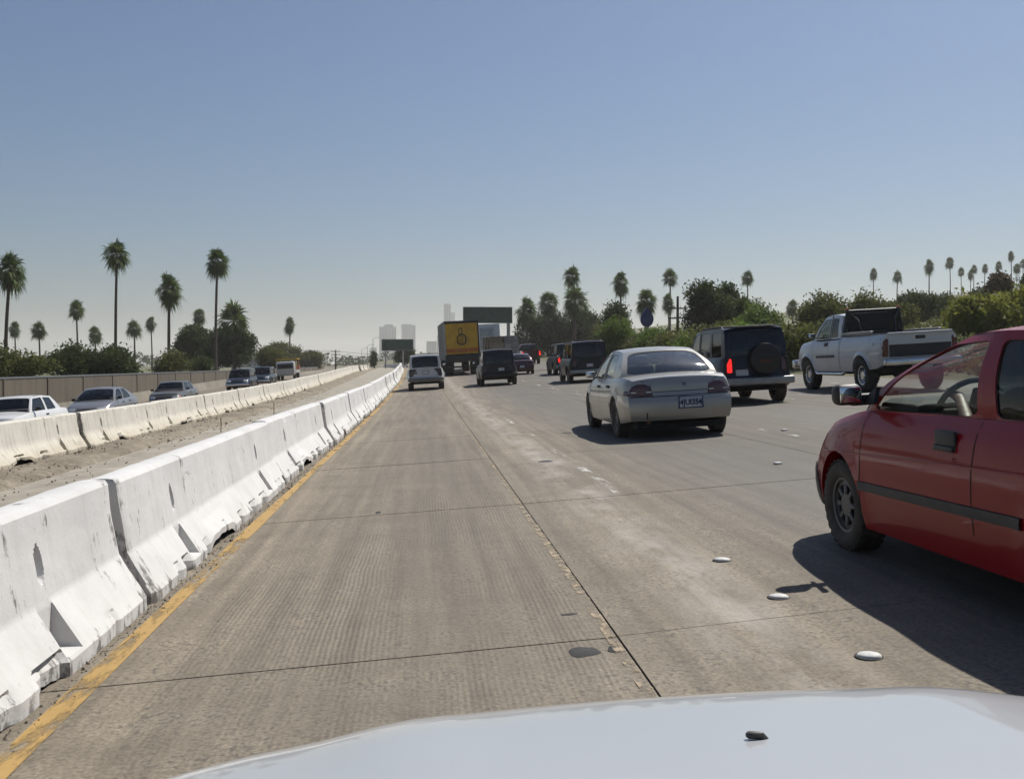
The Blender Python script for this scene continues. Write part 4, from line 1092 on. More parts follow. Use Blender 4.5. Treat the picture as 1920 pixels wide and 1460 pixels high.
# --- red hatchback alongside, driver inside
RED = dict(L=4.10, W=1.67, R=.285, Ra=.345, tw=.19, axles=(-1.14, 1.20), drop=.04, flare=.014, belt=.90, floor=.33, cy=-.2, ws_glass='clear',
    top=[(-2.05, .90), (-1.8, .945), (-1.0, .95), (-.2, .945), (.6, .935), (.9, .93), (1.2, .885), (1.6, .81), (1.9, .72), (2.05, .62)],
    sill=[(-2.05, .25), (-1.6, .22), (-.7, .20), (.75, .19), (1.65, .20), (2.05, .22)],
    plan=[(-2.05, .84), (-1.7, .95), (-1.0, 1), (.9, 1), (1.5, .975), (1.85, .92), (2.05, .80)],
    rear=[(.2, .1), (.35, 0), (.55, 0), (.62, .06), (.9, .2)], front=[(.2, .1), (.32, .01), (.46, 0), (.52, .05), (.65, .12), (.75, .22)], rk=.14, fk=.28,
    open=[(-1.72, .80)], cab=(-1.72, .80), doors=[(-.38, .86)], no_handles=True, shelf=.6,
    seats=[(-.30, (-.36, .36), .42), (-1.15, (-.33, .33), .42)], rim='cap', rim_mat='hubcap', handle_mat=None,
    gh=dict(bounds=[(.96, .06, .16), (.85, -.01, .145), (-.34, -.26, .0), (-.47, -.36, 0), (-1.12, -.86, -.02), (-1.74, -1.38, -.08)], cells='pcpdp',
            roof=[(-1.4, 1.24), (-.9, 1.30), (-.3, 1.325), (-.05, 1.315), (.07, 1.285)], wr=[(-1.4, .56), (-.3, .60), (.07, .57)], crown=.035, bulge=.035,
            wind_k=.16, rear_k=.10, win=(.0, .965, .025, .90), rad=.10))
M['red'] = paint('red_paint', (.27, .004, .008), .0, .42, .45, .0, .10); RED['handle_mat'] = M['black']
RX, RY = 3.46, 4.99
root, bvh, geo, bd = make_car('red_hatchback', 'dark red hatchback close on the right with its driver at the wheel', 'car', RED, RX, RY, R(0), M['red'], win='dark', seatmat='seat')
for kd in ('left', 'right'):
    seam(bvh, kd, [(-.80, .475), (-.2, .465), (.86, .45)], .055, .001, M['trim'], 'rub_strip', root, .012)
    seam(bvh, kd, [(1.50, .42), (1.62, .50), (1.68, .60)], .010, .002, M['seam'], 'bumper_gap', root)
    seam(bvh, kd, [(-1.4, .70), (-.2, .675), (.9, .635), (1.5, .61)], .014, .0005, M['red'], 'body_crease', root, .007)
    q, d = cast(bvh, kd, -.12, .79); sx = -1 if kd == 'left' else 1
    mb = MB(); mb.bbox(q - d * .006, (.02, .20, .105), .012); mb.bbox(q - d * .018 + Vector((0, 0, -.038)), (.022, .19, .03), .008); mb.build('handle_recess', M['black'], root)
    q, d = cast(bvh, kd, -.22, .70); mb = MB(); mb.lathe([(.014, -.004), (.014, .006), (.001, .007)], 12, q); mb.build('key_lock', M['chrome'], root)
def bumper_poly(kd): return [(2.03, .24), (2.04, .50), (1.70, .515), (1.60, .44), (1.54, .24)]
for kd in ('left', 'right'): patch(bvh, kd, bumper_poly(kd), off=.012, mat=M['black'], name='bumper_end', parent=root)
patch(bvh, 'front', [(-.72, .24), (.72, .24), (.72, .50), (-.72, .50)], off=.014, mat=M['black'], name='front_bumper', parent=root)
for sx in (-1, 1): rpatch(bvh, 'front', (sx * .56, .60), (.36, .14), .04, off=.006, mat=M['lamp'], name='headlight', parent=root); rpatch(bvh, 'rear', (sx * .64, .72), (.24, .22), .04, off=.006, mat=M['tail'], name='taillight', parent=root)
for sx in (-1, 1):
    mb = MB(); mb.bbox((sx * .90, .84, 1.0), (.165, .11, .125), .04, 3); mb.bbox((sx * .80, .86, .965), (.16, .07, .07), .02); mb.add([(sx * .775, .93, .93), (sx * .775, .70, .945), (sx * .745, .72, 1.04), (sx * .80, .93, .93), (sx * .80, .70, .945), (sx * .77, .72, 1.04)], [(0, 1, 2), (3, 5, 4), (0, 3, 4, 1), (1, 4, 5, 2), (0, 2, 5, 3)])
    o = mb.build('wing_mirror', M['black'], root, 40)
    mb = MB(); mb.bbox((sx * .902, .782, 1.0), (.125, .008, .09), .003); mb.build('mirror_glass', M['mirror'], o, 30)
plate(root, bvh, 'rear', (0, .62), None, .32, .15)
rpatch(bvh, 'rear', (0, .42), (1.30, .16), .04, off=.012, mat=M['black'], name='rear_bumper_strip', parent=root)
seam(bvh, 'rear', [(-.62, .56), (-.60, .84)], .010, .002, M['seam'], 'hatch_gap', root); seam(bvh, 'rear', [(.62, .56), (.60, .84)], .010, .002, M['seam'], 'hatch_gap', root)
# steering wheel
SWC = Vector((-.36, .45, .90)); st = empty('steering_wheel', SWC, root); st.rotation_euler = (R(-62), 0, 0)
mb = MB(); mb.tube([(.185 * math.cos(a), .185 * math.sin(a), 0) for a in [2 * PI * k / 24 for k in range(25)]], .017, 8); mb.bbox((0, 0, -.03), (.34, .05, .025), .01); mb.bbox((0, -.07, -.03), (.05, .16, .025), .01); mb.lathe([(.06, -.05), (.06, -.01), (.001, -.005)], 16, axis='Z'); mb.build('rim_and_hub', M['interior'], st, 40)
RED_M = bank_matrix(RX, RY, 0)

# --- the driver: one continuous figure, seated, both hands on the wheel
def skin_mesh(name, joints, bones, mat, parent=None, levels=2, root_i=0):
    me = bpy.data.meshes.new(name); names = list(joints); me.from_pydata([joints[n][0] for n in names], [(names.index(a), names.index(b)) for a, b in bones], [])
    o = bpy.data.objects.new(name, me); COL.objects.link(o)
    sk = o.modifiers.new('skin', 'SKIN'); sk.use_smooth_shade = True
    for i, n in enumerate(names):
        r = joints[n][1]; me.skin_vertices[0].data[i].radius = (r, r) if not isinstance(r, tuple) else r
        me.skin_vertices[0].data[i].use_root = (i == root_i)
    sb = o.modifiers.new('sub', 'SUBSURF'); sb.levels = levels; sb.render_levels = levels
    me.materials.append(mat)
    if parent is not None: o.parent = parent
    return o
M['skin'] = plain('brown_skin', (.12, .052, .028), .55, var=.12, scale=9); M['shirt'] = plain('dark_shirt', (.035, .032, .036), .9, var=.2, scale=14); M['hair'] = plain('black_hair', (.012, .010, .009), .6, var=.3, scale=40)
M['trouser'] = plain('dark_trousers', (.03, .034, .05), .9)
J = dict(pelvis=((-.36, -.34, .50), .13), spine=((-.36, -.39, .66), .125), chest=((-.36, -.42, .84), (.15, .115)), neckb=((-.36, -.41, .98), .065), neck=((-.36, -.39, 1.045), .052), headl=((-.36, -.375, 1.12), .078), headu=((-.36, -.38, 1.185), .082), heat=((-.36, -.385, 1.235), .058), nose=((-.36, -.272, 1.135), .014),
    shl=((-.54, -.40, .93), .058), ell=((-.60, -.11, .80), .044), wrl=((-.49, .16, .93), .030), hdl=((-.475, .225, .955), (.036, .022)),
    shr=((-.18, -.40, .93), .058), elr=((-.13, -.13, .78), .044), wrr=((-.23, .14, .92), .030), hdr=((-.245, .205, .945), (.036, .022)),
    hipl=((-.45, -.30, .50), .085), knl=((-.47, .14, .56), .062), anl=((-.46, .42, .38), .042), tol=((-.46, .56, .36), .035),
    hipr=((-.27, -.30, .50), .085), knr=((-.25, .14, .56), .062), anr=((-.26, .42, .38), .042), tor=((-.26, .56, .36), .035))
Bn = [('pelvis', 'spine'), ('spine', 'chest'), ('chest', 'neckb'), ('neckb', 'neck'), ('neck', 'headl'), ('headl', 'headu'), ('headu', 'heat'), ('headl', 'nose'), ('chest', 'shl'), ('shl', 'ell'), ('ell', 'wrl'), ('wrl', 'hdl'), ('chest', 'shr'), ('shr', 'elr'), ('elr', 'wrr'), ('wrr', 'hdr'),
      ('pelvis', 'hipl'), ('hipl', 'knl'), ('knl', 'anl'), ('anl', 'tol'), ('pelvis', 'hipr'), ('hipr', 'knr'), ('knr', 'anr'), ('anr', 'tor')]
for s, hb in (('l', Vector((-.475, .225, .955))), ('r', Vector((-.245, .205, .945)))):
    for k in range(4):
        off = (k - 1.5) * .019; b0 = hb + Vector((off * .6, .035, .018 - off * .5))
        for j, (dy, dz) in enumerate(((.0, .0), (.028, .004), (.034, -.022), (.018, -.036))): J['f%s%d%d' % (s, k, j)] = (tuple(b0 + Vector((0, dy, dz))), .0088 - .0006 * j)
        Bn += [('hd' + s, 'f%s%d0' % (s, k))] + [('f%s%d%d' % (s, k, j), 'f%s%d%d' % (s, k, j + 1)) for j in range(3)]
    sg = 1 if s == 'l' else -1
    for j, (dx, dy, dz) in enumerate(((.024, .0, .0), (.038, .026, -.012), (.030, .046, -.018))): J['t%s%d' % (s, j)] = (tuple(hb + Vector((sg * dx, dy, dz))), .0098 - .001 * j)
    Bn += [('hd' + s, 't%s0' % s), ('t%s0' % s, 't%s1' % s), ('t%s1' % s, 't%s2' % s)]
person = skin_mesh('person', J, Bn, M['skin']); person.matrix_basis = RED_M @ Matrix.Translation((0, .14, .03))
tag(person, 'person in a dark shirt driving the red hatchback, arms reaching to the steering wheel', 'person')
def grow(names, g): return {n: (J[n][0], tuple(r * g for r in J[n][1]) if isinstance(J[n][1], tuple) else J[n][1] * g) for n in names}
sh = grow(['pelvis', 'spine', 'chest', 'neckb', 'shl', 'shr'], 1.13); sh['sll'] = ((-.575, -.25, .862), .062); sh['slr'] = ((-.15, -.26, .852), .062)
skin_mesh('shirt', sh, [('pelvis', 'spine'), ('spine', 'chest'), ('chest', 'neckb'), ('chest', 'shl'), ('shl', 'sll'), ('chest', 'shr'), ('shr', 'slr')], M['shirt'], person)
tr = grow(['pelvis', 'hipl', 'knl', 'anl', 'hipr', 'knr', 'anr'], 1.12)
skin_mesh('trousers', tr, [('pelvis', 'hipl'), ('hipl', 'knl'), ('knl', 'anl'), ('pelvis', 'hipr'), ('hipr', 'knr'), ('knr', 'anr')], M['trouser'], person)
hr = MB()
for rr_, zz in ((.0, 0),):
    rows = []
    for i in range(9):
        th = R(8) + R(100) * i / 8; row = []
        for k in range(21):
            ph = 2 * PI * k / 20; front = max(0, math.sin(ph)) * max(0, th - R(45)) * .9
            t2 = th - front; row.append((-.36 + .098 * math.sin(t2) * math.cos(ph), -.388 + .112 * math.sin(t2) * math.sin(ph), 1.165 + .125 * math.cos(t2)))
        rows.append(row)
    hr.grid(rows)
hr.build('hair', M['hair'], person, 60)
for sx in (-1, 1):
    mb = MB(); mb.lathe([(.001, -.012), (.009, -.009), (.012, 0), (.009, .009), (.001, .012)], 12, (-.36 + sx * .032, -.300, 1.165)); mb.build('eye', M['interior'], person, 60)
    mb = MB(); mb.lathe([(.001, -.01), (.026, -.006), (.03, 0), (.024, .008), (.001, .01)], 12, (-.36 + sx * .088, -.385, 1.145)); mb.build('ear', M['skin'], person, 60)
mb = MB(); mb.bbox((-.36, -.290, 1.088), (.045, .012, .010), .004); mb.build('mouth', M['hair'], person, 60)

# --- dark blue off-roader with a spare wheel on the tailgate
def suv_spec(L, W, H, belt, R_, axles, **kw):
    h = L / 2
    sp = dict(L=L, W=W, R=R_, Ra=R_ + .07, tw=.24, axles=axles, drop=.04, flare=.03, belt=belt - .03, floor=.42, cy=-.5, ws_glass='dark',
        top=[(-h, belt), (-h + .5, belt), (.7, belt), (1.05, belt - .005), (1.3, belt - .03), (h - .5, belt - .09), (h - .1, belt - .2), (h, belt - .3)],
        sill=[(-h, .42), (-h + .4, .36), (0, .33), (h - .4, .34), (h, .40)], plan=[(-h, .90), (-h + .25, .965), (-h + .8, 1), (h - 1, 1), (h - .3, .94), (h, .84)],
        rear=[(.3, .04), (.42, 0), (.62, 0), (.66, .06), (.8, .07), (belt, .10)], front=[(.3, .05), (.45, 0), (.65, 0), (.7, .05), (belt, .2)], rk=.10, fk=.18,
        open=[(-h + .14, .98)], cab=(-h + .16, .98), doors=[(-.95, .0), (.0, 1.02)], seats=[(.0, (-.37, .37), .62), (-.95, (-.35, .35), .62)], rim='spoke', rim_mat='alloy',
        gh=dict(bounds=[(1.08, .52, .05), (1.0, .46, .045), (.06, .02, 0), (-.04, -.08, 0), (-.98, -.95, 0), (-1.10, -1.07, 0), (-h + .30, -h + .38, 0), (-h + .11, -h + .24, -.03)], cells='pdbdpdp',
            roof=[(-h + .2, H - .075), (-h + .5, H - .04), (0, H - .03), (.4, H - .045), (.55, H - .085)], wr=[(-h, W * .385), (0, W * .40), (.55, W * .385)], crown=.035, bulge=.02,
            wind_k=.10, rear_k=.06, win=(.03, .97, .04, .88), rad=.10, rw=(.07, .93, .06, .90), rrad=.10))
    sp.update(kw); return sp
def roof_rack(root, z, y0, y1, w, bars=3):
    mb = MB()
    for sx in (-1, 1):
        mb.tube([(sx * w, y0, z), (sx * w, y0 + .1, z + .07), (sx * w, y1 - .1, z + .07), (sx * w, y1, z)], .018, 8)
    for k in range(bars): yy = lerp(y0 + .2, y1 - .2, k / max(1, bars - 1)); mb.tube([(-w, yy, z + .07), (w, yy, z + .07)], .016, 8)
    mb.build('roof_rack', M['black'], root, 40)
def suv_rear(root, bvh, belt, W, lit=None, platepos=(0, .80), text=None, chrome='chrome', lamp_x=.362, lamp=('tail', (.11, .32))):
    for sx in (-1, 1):
        m = M['brake'] if lit and sx in lit else M[lamp[0]]
        rpatch(bvh, 'rear', (sx * W * lamp_x, belt - .22), lamp[1], .02, off=.032, mat=m, name='taillight', parent=root)
    mb = MB(); y = bvh.ray_cast(Vector((0, -9, .55)), Vector((0, 1, 0)))[0].y
    mb.bbox((0, y + .01, .52), (W * .96, .16, .17), .035, 3); mb.build('rear_bumper', M[chrome], root, 40)
    seam(bvh, 'rear', [(-W * .325, .68), (-W * .325, belt - .03)], .01, .002, M['seam'], 'tailgate_gap', root); seam(bvh, 'rear', [(W * .325, .68), (W * .325, belt - .03)], .01, .002, M['seam'], 'tailgate_gap', root)
    plate(root, bvh, 'rear', platepos, text, .30, .15)
M['navy'] = paint('dark_blue_paint', (.008, .014, .036), .0, .38, .25, .06); M['dark_cladding'] = plain('grey_cladding', (.17, .165, .16), .5, .3, .15, dirt=.4)
OFF = suv_spec(4.45, 1.74, 1.80, 1.12, .37, (-1.32, 1.33))
root, bvh, geo, bd = make_car('off_roader', 'dark blue off-road wagon with a covered spare wheel on its back', 'car', OFF, 7.72, 24.9, R(-1), M['navy'], win='dark')
suv_rear(root, bvh, 1.12, 1.74, lit=(-1,), platepos=(-.36, .735), chrome='steel', lamp_x=.365)
M['spare'] = plain('black_vinyl', (.010, .010, .012), .5, var=.2); sp_ = empty('spare_wheel', (.16, -2.24, 1.03), root)
MB().lathe([(.001, -.14), (.30, -.14), (.345, -.125), (.36, -.08), (.36, .05), (.34, .07)], 32, axis='Y').build('spare_cover', M['spare'], sp_, 40)
MB().tube([(-.2, .1, -.3), (0, .07, -.1), (0, .07, .1), (-.2, .1, .25)], .02, 8).build('carrier', M['black'], sp_)
mb = MB(); mb.bbox((.16, -2.387, .98), (.30, .006, .07), .002); mb.build('cover_badge', M['rust'], root)
roof_rack(root, 1.74, -1.6, .2, .60)
mb = MB(); mb.bbox((0, -2.02, 1.775), (1.32, .22, .03), .012); mb.build('roof_spoiler', M['black'], root)
for kd in ('left', 'right'): seam(bvh, kd, [(-.85, .58), (.9, .58)], .20, .001, M['dark_cladding'], 'cladding', root, .01)
mirrors(root, .86, .95, 1.20, M['black'])

# --- white extended-cab pickup
PICK = dict(L=5.85, W=2.0, R=.43, Ra=.52, tw=.27, axles=(-1.72, 1.80), drop=.045, flare=.035, belt=1.42, floor=.58, cy=.4, flange=.09, ws_glass='mid',
    top=[(-2.92, 1.46), (-.6, 1.46), (-.3, 1.45), (1.0, 1.43), (1.45, 1.43), (1.7, 1.40), (2.5, 1.32), (2.8, 1.22), (2.92, 1.08)],
    sill=[(-2.92, .70), (-2.5, .60), (-.9, .52), (1.0, .52), (2.6, .54), (2.92, .60)], plan=[(-2.92, .95), (-2.7, .975), (-2.2, .985), (-1.0, .97), (1.0, .97), (1.7, 1.0), (2.5, .97), (2.92, .86)],
    rear=[(.5, .02), (.9, 0), (1.46, .0)], front=[(.5, .05), (.7, 0), (.95, .02), (1.1, .08), (1.4, .25)], rk=.03, fk=.22, arch=1.0,
    open=[(-2.85, -.46), (-.30, 1.35)], cab=(-.30, 1.30), doors=[(.36, 1.40)], seats=[(.42, (-.42, .42), .92)], rim='truck', rim_mat='chrome',
    gh=dict(bounds=[(1.50, .88, .05), (1.40, .80, .045), (.42, .36, 0), (.34, .28, 0), (-.14, -.10, 0), (-.34, -.28, -.02)], cells='pwbdp',
        roof=[(-.3, 1.985), (.1, 2.03), (.6, 2.03), (.9, 1.98)], wr=[(-.3, .73), (.5, .75), (.9, .72)], crown=.045, bulge=.02, wind_k=.13, rear_k=.04, win=(.03, .97, .05, .86), rad=.10, rw=(.1, .9, .12, .86)))
M['truck_white'] = paint('white_truck_paint', (.66, .675, .69), .05, .34, .7, .6); M['stripe'] = plain('dark_blue_stripe', (.012, .015, .024), .5)
root, bvh, geo, bd = make_car('pickup_truck', 'lifted white extended-cab pickup with black headache rack behind the cab', 'truck', PICK, 11.95, 26.35, R(0), M['truck_white'], win='mid')
mb = MB(); mb.box((0, -1.66, .93), (1.50, 2.36, .06)); mb.box((0, -.47, 1.17), (1.62, .05, .56)); mb.box((0, -2.80, 1.17), (1.60, .05, .56))
for sx in (-1, 1): mb.box((sx * .80, -1.64, 1.17), (.05, 2.34, .56)); mb.bbox((sx * .66, -1.72, 1.06), (.26, 1.0, .26), .05)
mb.build('load_bed', M['dark_cladding'], root, 30)
tg = rpatch(bvh, 'rear', (0, 1.14), (1.58, .56), .02, off=.014, mat=M['truck_white'], name='tailgate', parent=root)
patch(bvh, 'rear', [(-.785, .87), (.785, .87), (.785, 1.17), (-.785, 1.17)], off=.018, mat=M['stripe'], name='tailgate_stripe', parent=root)
rpatch(bvh, 'rear', (0, 1.32), (.26, .085), .02, off=.019, mat=M['black'], name='tailgate_handle', parent=root)
mb = MB(); mb.bbox((0, -2.93, 1.435), (1.60, .09, .05), .02); mb.build('tailgate_cap', M['truck_white'], tg, 40)
for sx in (-1, 1): rpatch(bvh, 'rear', (sx * .875, 1.10), (.15, .44), .03, off=.016, mat=M['tail'], name='taillight', parent=root)
mb = MB(); mb.bbox((0, -3.02, .74), (1.92, .20, .17), .05, 3); mb.bbox((0, -2.95, .62), (.5, .1, .1), .02); mb.build('rear_bumper', M['chrome'], root, 40)
mb = MB()
for sx in (-1, 1): mb.tube([(sx * .78, -.42, 1.46), (sx * .78, -.42, 1.6), (sx * .70, -.44, 2.08)], .045, 8); mb.tube([(sx * .70, -.44, 2.08), (sx * .5, -.60, 1.85), (sx * .45, -.75, 1.48)], .03, 8)
mb.tube([(-.74, -.44, 2.08), (.74, -.44, 2.08)], .05, 8); mb.tube([(-.76, -.43, 1.52), (.76, -.43, 1.52)], .035, 8)
for k in range(24): mb.tube([(-.66 + .0574 * k, -.435, 1.52), (-.66 + .0574 * k, -.44, 2.06)], .016, 6)
for k in range(9): mb.tube([(-.72, -.437, 1.56 + .057 * k), (.72, -.437, 1.56 + .057 * k)], .012, 6)
mb.box((0, -.425, 1.76), (1.40, .012, .52)); mb.build('headache_rack', M['black'], root, 40)
for sx in (-1, 1): mb = MB(); mb.bbox((sx * .70, -.44, 2.155), (.09, .06, .06), .02); mb.build('marker_lamp', M['amber'], root, 40)
for sx in (-1, 1):
    mb = MB(); mb.bbox((sx * .88, -1.35, 1.495), (.10, 1.75, .07), .02); mb.build('bed_rail', M['steel'], root, 40)
    mb = MB(); mb.tube([(sx * .98, -.75, .50), (sx * 1.0, -.65, .46), (sx * 1.0, 1.05, .46), (sx * .98, 1.15, .50)], .04, 10); mb.build('running_board', M['chrome'], root, 40)
for kd in ('left', 'right'):
    seam(bvh, kd, [(-.1, .93), (1.15, .92)], .07, .001, M['stripe'], 'door_stripe', root, .01)
    rpatch(bvh, kd, (-1.72 - .75, 1.2), (.04, .05), .01, off=.004, mat=M['trim'], name='fuel_flap_mark', parent=root)
    q, d = cast(bvh, kd, .52, 1.24); mb = MB(); mb.bbox(q - d * .012, (.03, .20, .08), .02); mb.build('door_handle', M['black'], root, 40)
    for yy in (-.42, -.36): seam(bvh, kd, [(yy, .56), (yy, 1.40)], .012, .002, M['seam'], 'bed_gap', root)
for sx in (-1, 1): rpatch(bvh, 'front', (sx * .72, 1.0), (.34, .24), .05, off=.006, mat=M['lamp'], name='headlight', parent=root)
for sx in (-1, 1): rpatch(bvh, 'left' if sx < 0 else 'right', (2.72, 1.0), (.20, .30), .04, off=.006, mat=M['amber'], name='side_lamp', parent=root)
mb = MB(); mb.bbox((0, 2.96, .72), (1.96, .22, .24), .06, 3); mb.build('front_bumper', M['chrome'], root, 40)
mirrors(root, .95, 1.20, 1.50, M['black'], s=1.1)
mb = MB(); mb.tube([(0, -1.72, .46), (.85, -1.72, .46)], .07, 8); mb.tube([(0, -1.72, .46), (-.85, -1.72, .46)], .07, 8); mb.lathe([(.001, -.14), (.12, -.1), (.14, 0), (.12, .1), (.001, .14)], 14, (0, -1.72, .46)); mb.build('rear_axle', M['under'], root)

# --- wagons and vans further ahead
M['darkpaint'] = paint('charcoal_paint', (.007, .008, .009), .0, .38, .2, .08); M['purple'] = paint('dark_plum_paint', (.010, .006, .011), .0, .38, .2, .06)
M['suvwhite'] = paint('off_white_paint', (.62, .62, .61), .05, .36, .6, .5); M['maroon'] = paint('dark_maroon_paint', (.075, .018, .026), .3, .3, .7, .4)
BIG = suv_spec(4.9, 1.92, 1.92, 1.16, .38, (-1.45, 1.5))
root, bvh, geo, bd = make_car('dark_wagon', 'black full-size wagon in the lane left of the blue off-roader', 'car', BIG, 7.70, 48.6, R(-1), M['darkpaint'], win='dark')
suv_rear(root, bvh, 1.16, 1.92, platepos=(0, .8), chrome='steel', lamp_x=.362); roof_rack(root, 1.87, -1.8, .1, .66, 2); mirrors(root, .95, 1.0, 1.25, M['black'])
root, bvh, geo, bd = make_car('dark_wagon', 'dark wagon with a lit red brake light, half hidden behind the black wagon', 'car', BIG, 8.95, 63.5, R(0), M['darkpaint'], win='dark')
suv_rear(root, bvh, 1.16, 1.92, lit=(-1, 1), chrome='steel', lamp_x=.362); mirrors(root, .95, 1.0, 1.25, M['black'])
MID = suv_spec(4.55, 1.78, 1.72, 1.08, .37, (-1.35, 1.42))
root, bvh, geo, bd = make_car('white_wagon', 'white off-road wagon straight ahead in the barrier lane', 'car', MID, .12, 51.2, R(0), M['suvwhite'], win='dark')
suv_rear(root, bvh, 1.08, 1.78, platepos=(0, .86), chrome='dark_cladding', lamp_x=.362, lamp=('tail_dark', (.10, .30))); roof_rack(root, 1.67, -1.7, .1, .62, 3); mirrors(root, .88, 1.0, 1.18, M['black'])
rpatch(bvh, 'rear', (-.48, .86), (.16, .14), .03, off=.006, mat=M['dark_cladding'], name='sticker', parent=root)
VAN = suv_spec(4.7, 1.84, 1.78, 1.06, .34, (-1.38, 1.45), tw=.21)
VAN['gh']['bounds'][0] = (1.45, .62, .10); VAN['gh']['bounds'][1] = (1.36, .56, .09); VAN['open'] = [(-2.21, 1.25)]
root, bvh, geo, bd = make_car('dark_van', 'dark plum van in the second lane behind the yellow trailer truck', 'van', VAN, 3.68, 51.5, R(0), M['purple'], win='dark')
suv_rear(root, bvh, 1.06, 1.84, platepos=(.12, .80), text=None, chrome='purple', lamp_x=.362, lamp=('tail_dark', (.10, .38))); mirrors(root, .92, 1.1, 1.14, M['purple'])
FAR = dict(SEDAN); FAR['rw_glass'] = 'dark'
root, bvh, geo, bd = make_car('maroon_sedan', 'dark maroon sedan partly hidden by the plum van', 'car', FAR, 6.55, 69.0, R(0), M['maroon'], win='dark')
for sx in (-1, 1): patch(bvh, 'rear', tl(sx), off=.01, mat=M['tail'], name='taillight', parent=root)
plate(root, bvh, 'rear', (0, .545), None, .3, .15)
root, bvh, geo, bd = make_car('dark_pickup', 'small dark pickup far ahead between maroon sedan and dark wagons', 'truck', PICK, 11.2, 104, R(0), M['maroon'], win='dark', detail=False)
for sx in (-1, 1): rpatch(bvh, 'rear', (sx * .875, 1.10), (.15, .44), .03, off=.016, mat=M['brake'], name='taillight', parent=root)
mb = MB(); mb.box((0, -1.66, .93), (1.50, 2.36, .06)); mb.build('load_bed', M['black'], root)

# --- oncoming cars beyond the far barrier row
def oncoming(name, label, x, y, sp, mat, win='dark', extra=None):
    root, bvh, geo, bd = make_car(name, label, 'car', sp, x, y, PI, mat, win=win, group='oncoming cars beyond the far barrier row')
    L = sp['L']
    for sx in (-1, 1):
        rpatch(bvh, 'front', (sx * .60, .60), (.36, .12), .03, off=.006, mat=M['lamp'], name='headlight', parent=root)
        rpatch(bvh, 'left' if sx < 0 else 'right', (L / 2 - .32, .58), (.16, .10), .02, off=.006, mat=M['amber'], name='turn_lamp', parent=root)
    rpatch(bvh, 'front', (0, .60), (.74, .10), .02, off=.006, mat=M['black'], name='grille', parent=root); plate(root, bvh, 'front', (0, .42), None, .3, .15)
    for kd in ('left', 'right'): seam(bvh, kd, [(-1.0, .48), (1.0, .48)], .05, .001, M['trim'], 'rub_strip', root, .008)
    mirrors(root, .80, .76, .97, M['black']); return root
BOXY = dict(SEDAN); BOXY.update(W=1.70, top=[(-2.28, .90), (-2.2, .93), (-1.4, .95), (-.6, .93), (.6, .93), (.95, .93), (1.3, .90), (2.0, .83), (2.2, .78), (2.28, .68)], rk=.06, fk=.08,
    gh=dict(bounds=[(1.02, .42, .03), (.95, .37, .03), (-.25, -.25, 0), (-.33, -.33, 0), (-1.12, -.94, 0), (-1.50, -1.06, -.02)], cells='pdpdp', roof=[(-1, 1.31), (-.3, 1.35), (.2, 1.345), (.44, 1.31)], wr=[(-1, .58), (.44, .58)], crown=.025, bulge=.01, wind_k=.08, rear_k=.06, win=(.04, .97, .04, .88), rad=.08, rw=(.06, .94, .06, .9)), doors=[(-.28, .98)], ws_glass='dark')
M['carwhite'] = paint('white_car_paint', (.72, .72, .71), 0, .36, .6, .4); M['carsilver'] = paint('silver_car_paint', (.27, .27, .285), .45, .34, .6, .4); M['cargrey'] = paint('grey_car_paint', (.16, .155, .145), .4, .34, .6, .4)
oncoming('white_coupe', 'oncoming white notchback coupe cut by the left edge beyond the far barriers', -12.3, 32.1, BOXY, M['carwhite'])
FAST = dict(SEDAN); FAST['gh'] = dict(SEDAN['gh']); FAST['ws_glass'] = 'dark'; FAST['gh'].update(bounds=[(1.06, .30, .10), (.97, .24, .10), (-.02, -.12, .0), (-.10, -.2, 0), (-1.15, -.62, -.02), (-1.85, -.70, -.02)], cells='pdpdp')
FAST['open'] = [(-1.7, .93)]; FAST['cab'] = (-1.7, .93)
oncoming('silver_coupe', 'oncoming silver fastback coupe, second of the oncoming cars from the left', -12.9, 42.3, FAST, M['carsilver'])
oncoming('grey_sedan', 'oncoming grey sedan, third of the oncoming cars from the left', -12.9, 54.0, BOXY, M['cargrey'])
ONV = suv_spec(4.6, 1.80, 1.66, 1.05, .35, (-1.35, 1.42)); M['bluegrey'] = paint('blue_black_paint', (.010, .016, .030), .1, .36, .35, .15)
for k, (x, y, lab) in enumerate(((-13.6, 78.5, 'oncoming dark blue van, nearer of two by the brown wall'), (-13.4, 88, 'oncoming dark blue van, farther of two by the brown wall'))):
    root, bvh, geo, bd = make_car('dark_blue_van', lab, 'van', ONV, x, y, PI, M['bluegrey'], win='dark', group='oncoming cars beyond the far barrier row')
    lens_pair(root, bvh, 'front', (.62, .78), (.32, .16), .04, M['lamp'], 'headlight'); mb = MB(); mb.bbox((0, 2.28, .52), (1.7, .16, .2), .05); mb.build('front_bumper', M['chrome'], root)

# --- trucks
def truck_wheels(root, ys, xw=.95, R_=.5, dual=True):
    for y in ys:
        for sx in (-1, 1): wheel(root, sx * xw, y, R_, .5 if dual else .28, 'truck', M['steel'], sx)
M['trl_yellow'] = plain('faded_yellow_panel', (.66, .38, .02), .55, 0, .14, 2.2, dirt=0); M['trl_orange'] = plain('orange_panel', (.50, .14, .015), .55, 0, .15, 3); M['trl_side'] = plain('weathered_aluminium', (.42, .43, .42), .5, .4, .25, 3)
t = empty('semi_trailer_truck'); t.matrix_basis = bank_matrix(2.98, 81.5, R(.4)); tag(t, 'tall semi-trailer truck with a yellow back door and black emblem', 'truck')
TB, TT, TW, TL = 1.15, 4.0, 2.58, 13.0
mb = MB(); mb.box((-TW/2 + .02, 0, (TB + TT) / 2), (.04, TL - .1, TT - TB)); mb.box((TW/2 - .02, 0, (TB + TT) / 2), (.04, TL - .1, TT - TB)); mb.build('side_wall', M['trl_side'], t, 30)
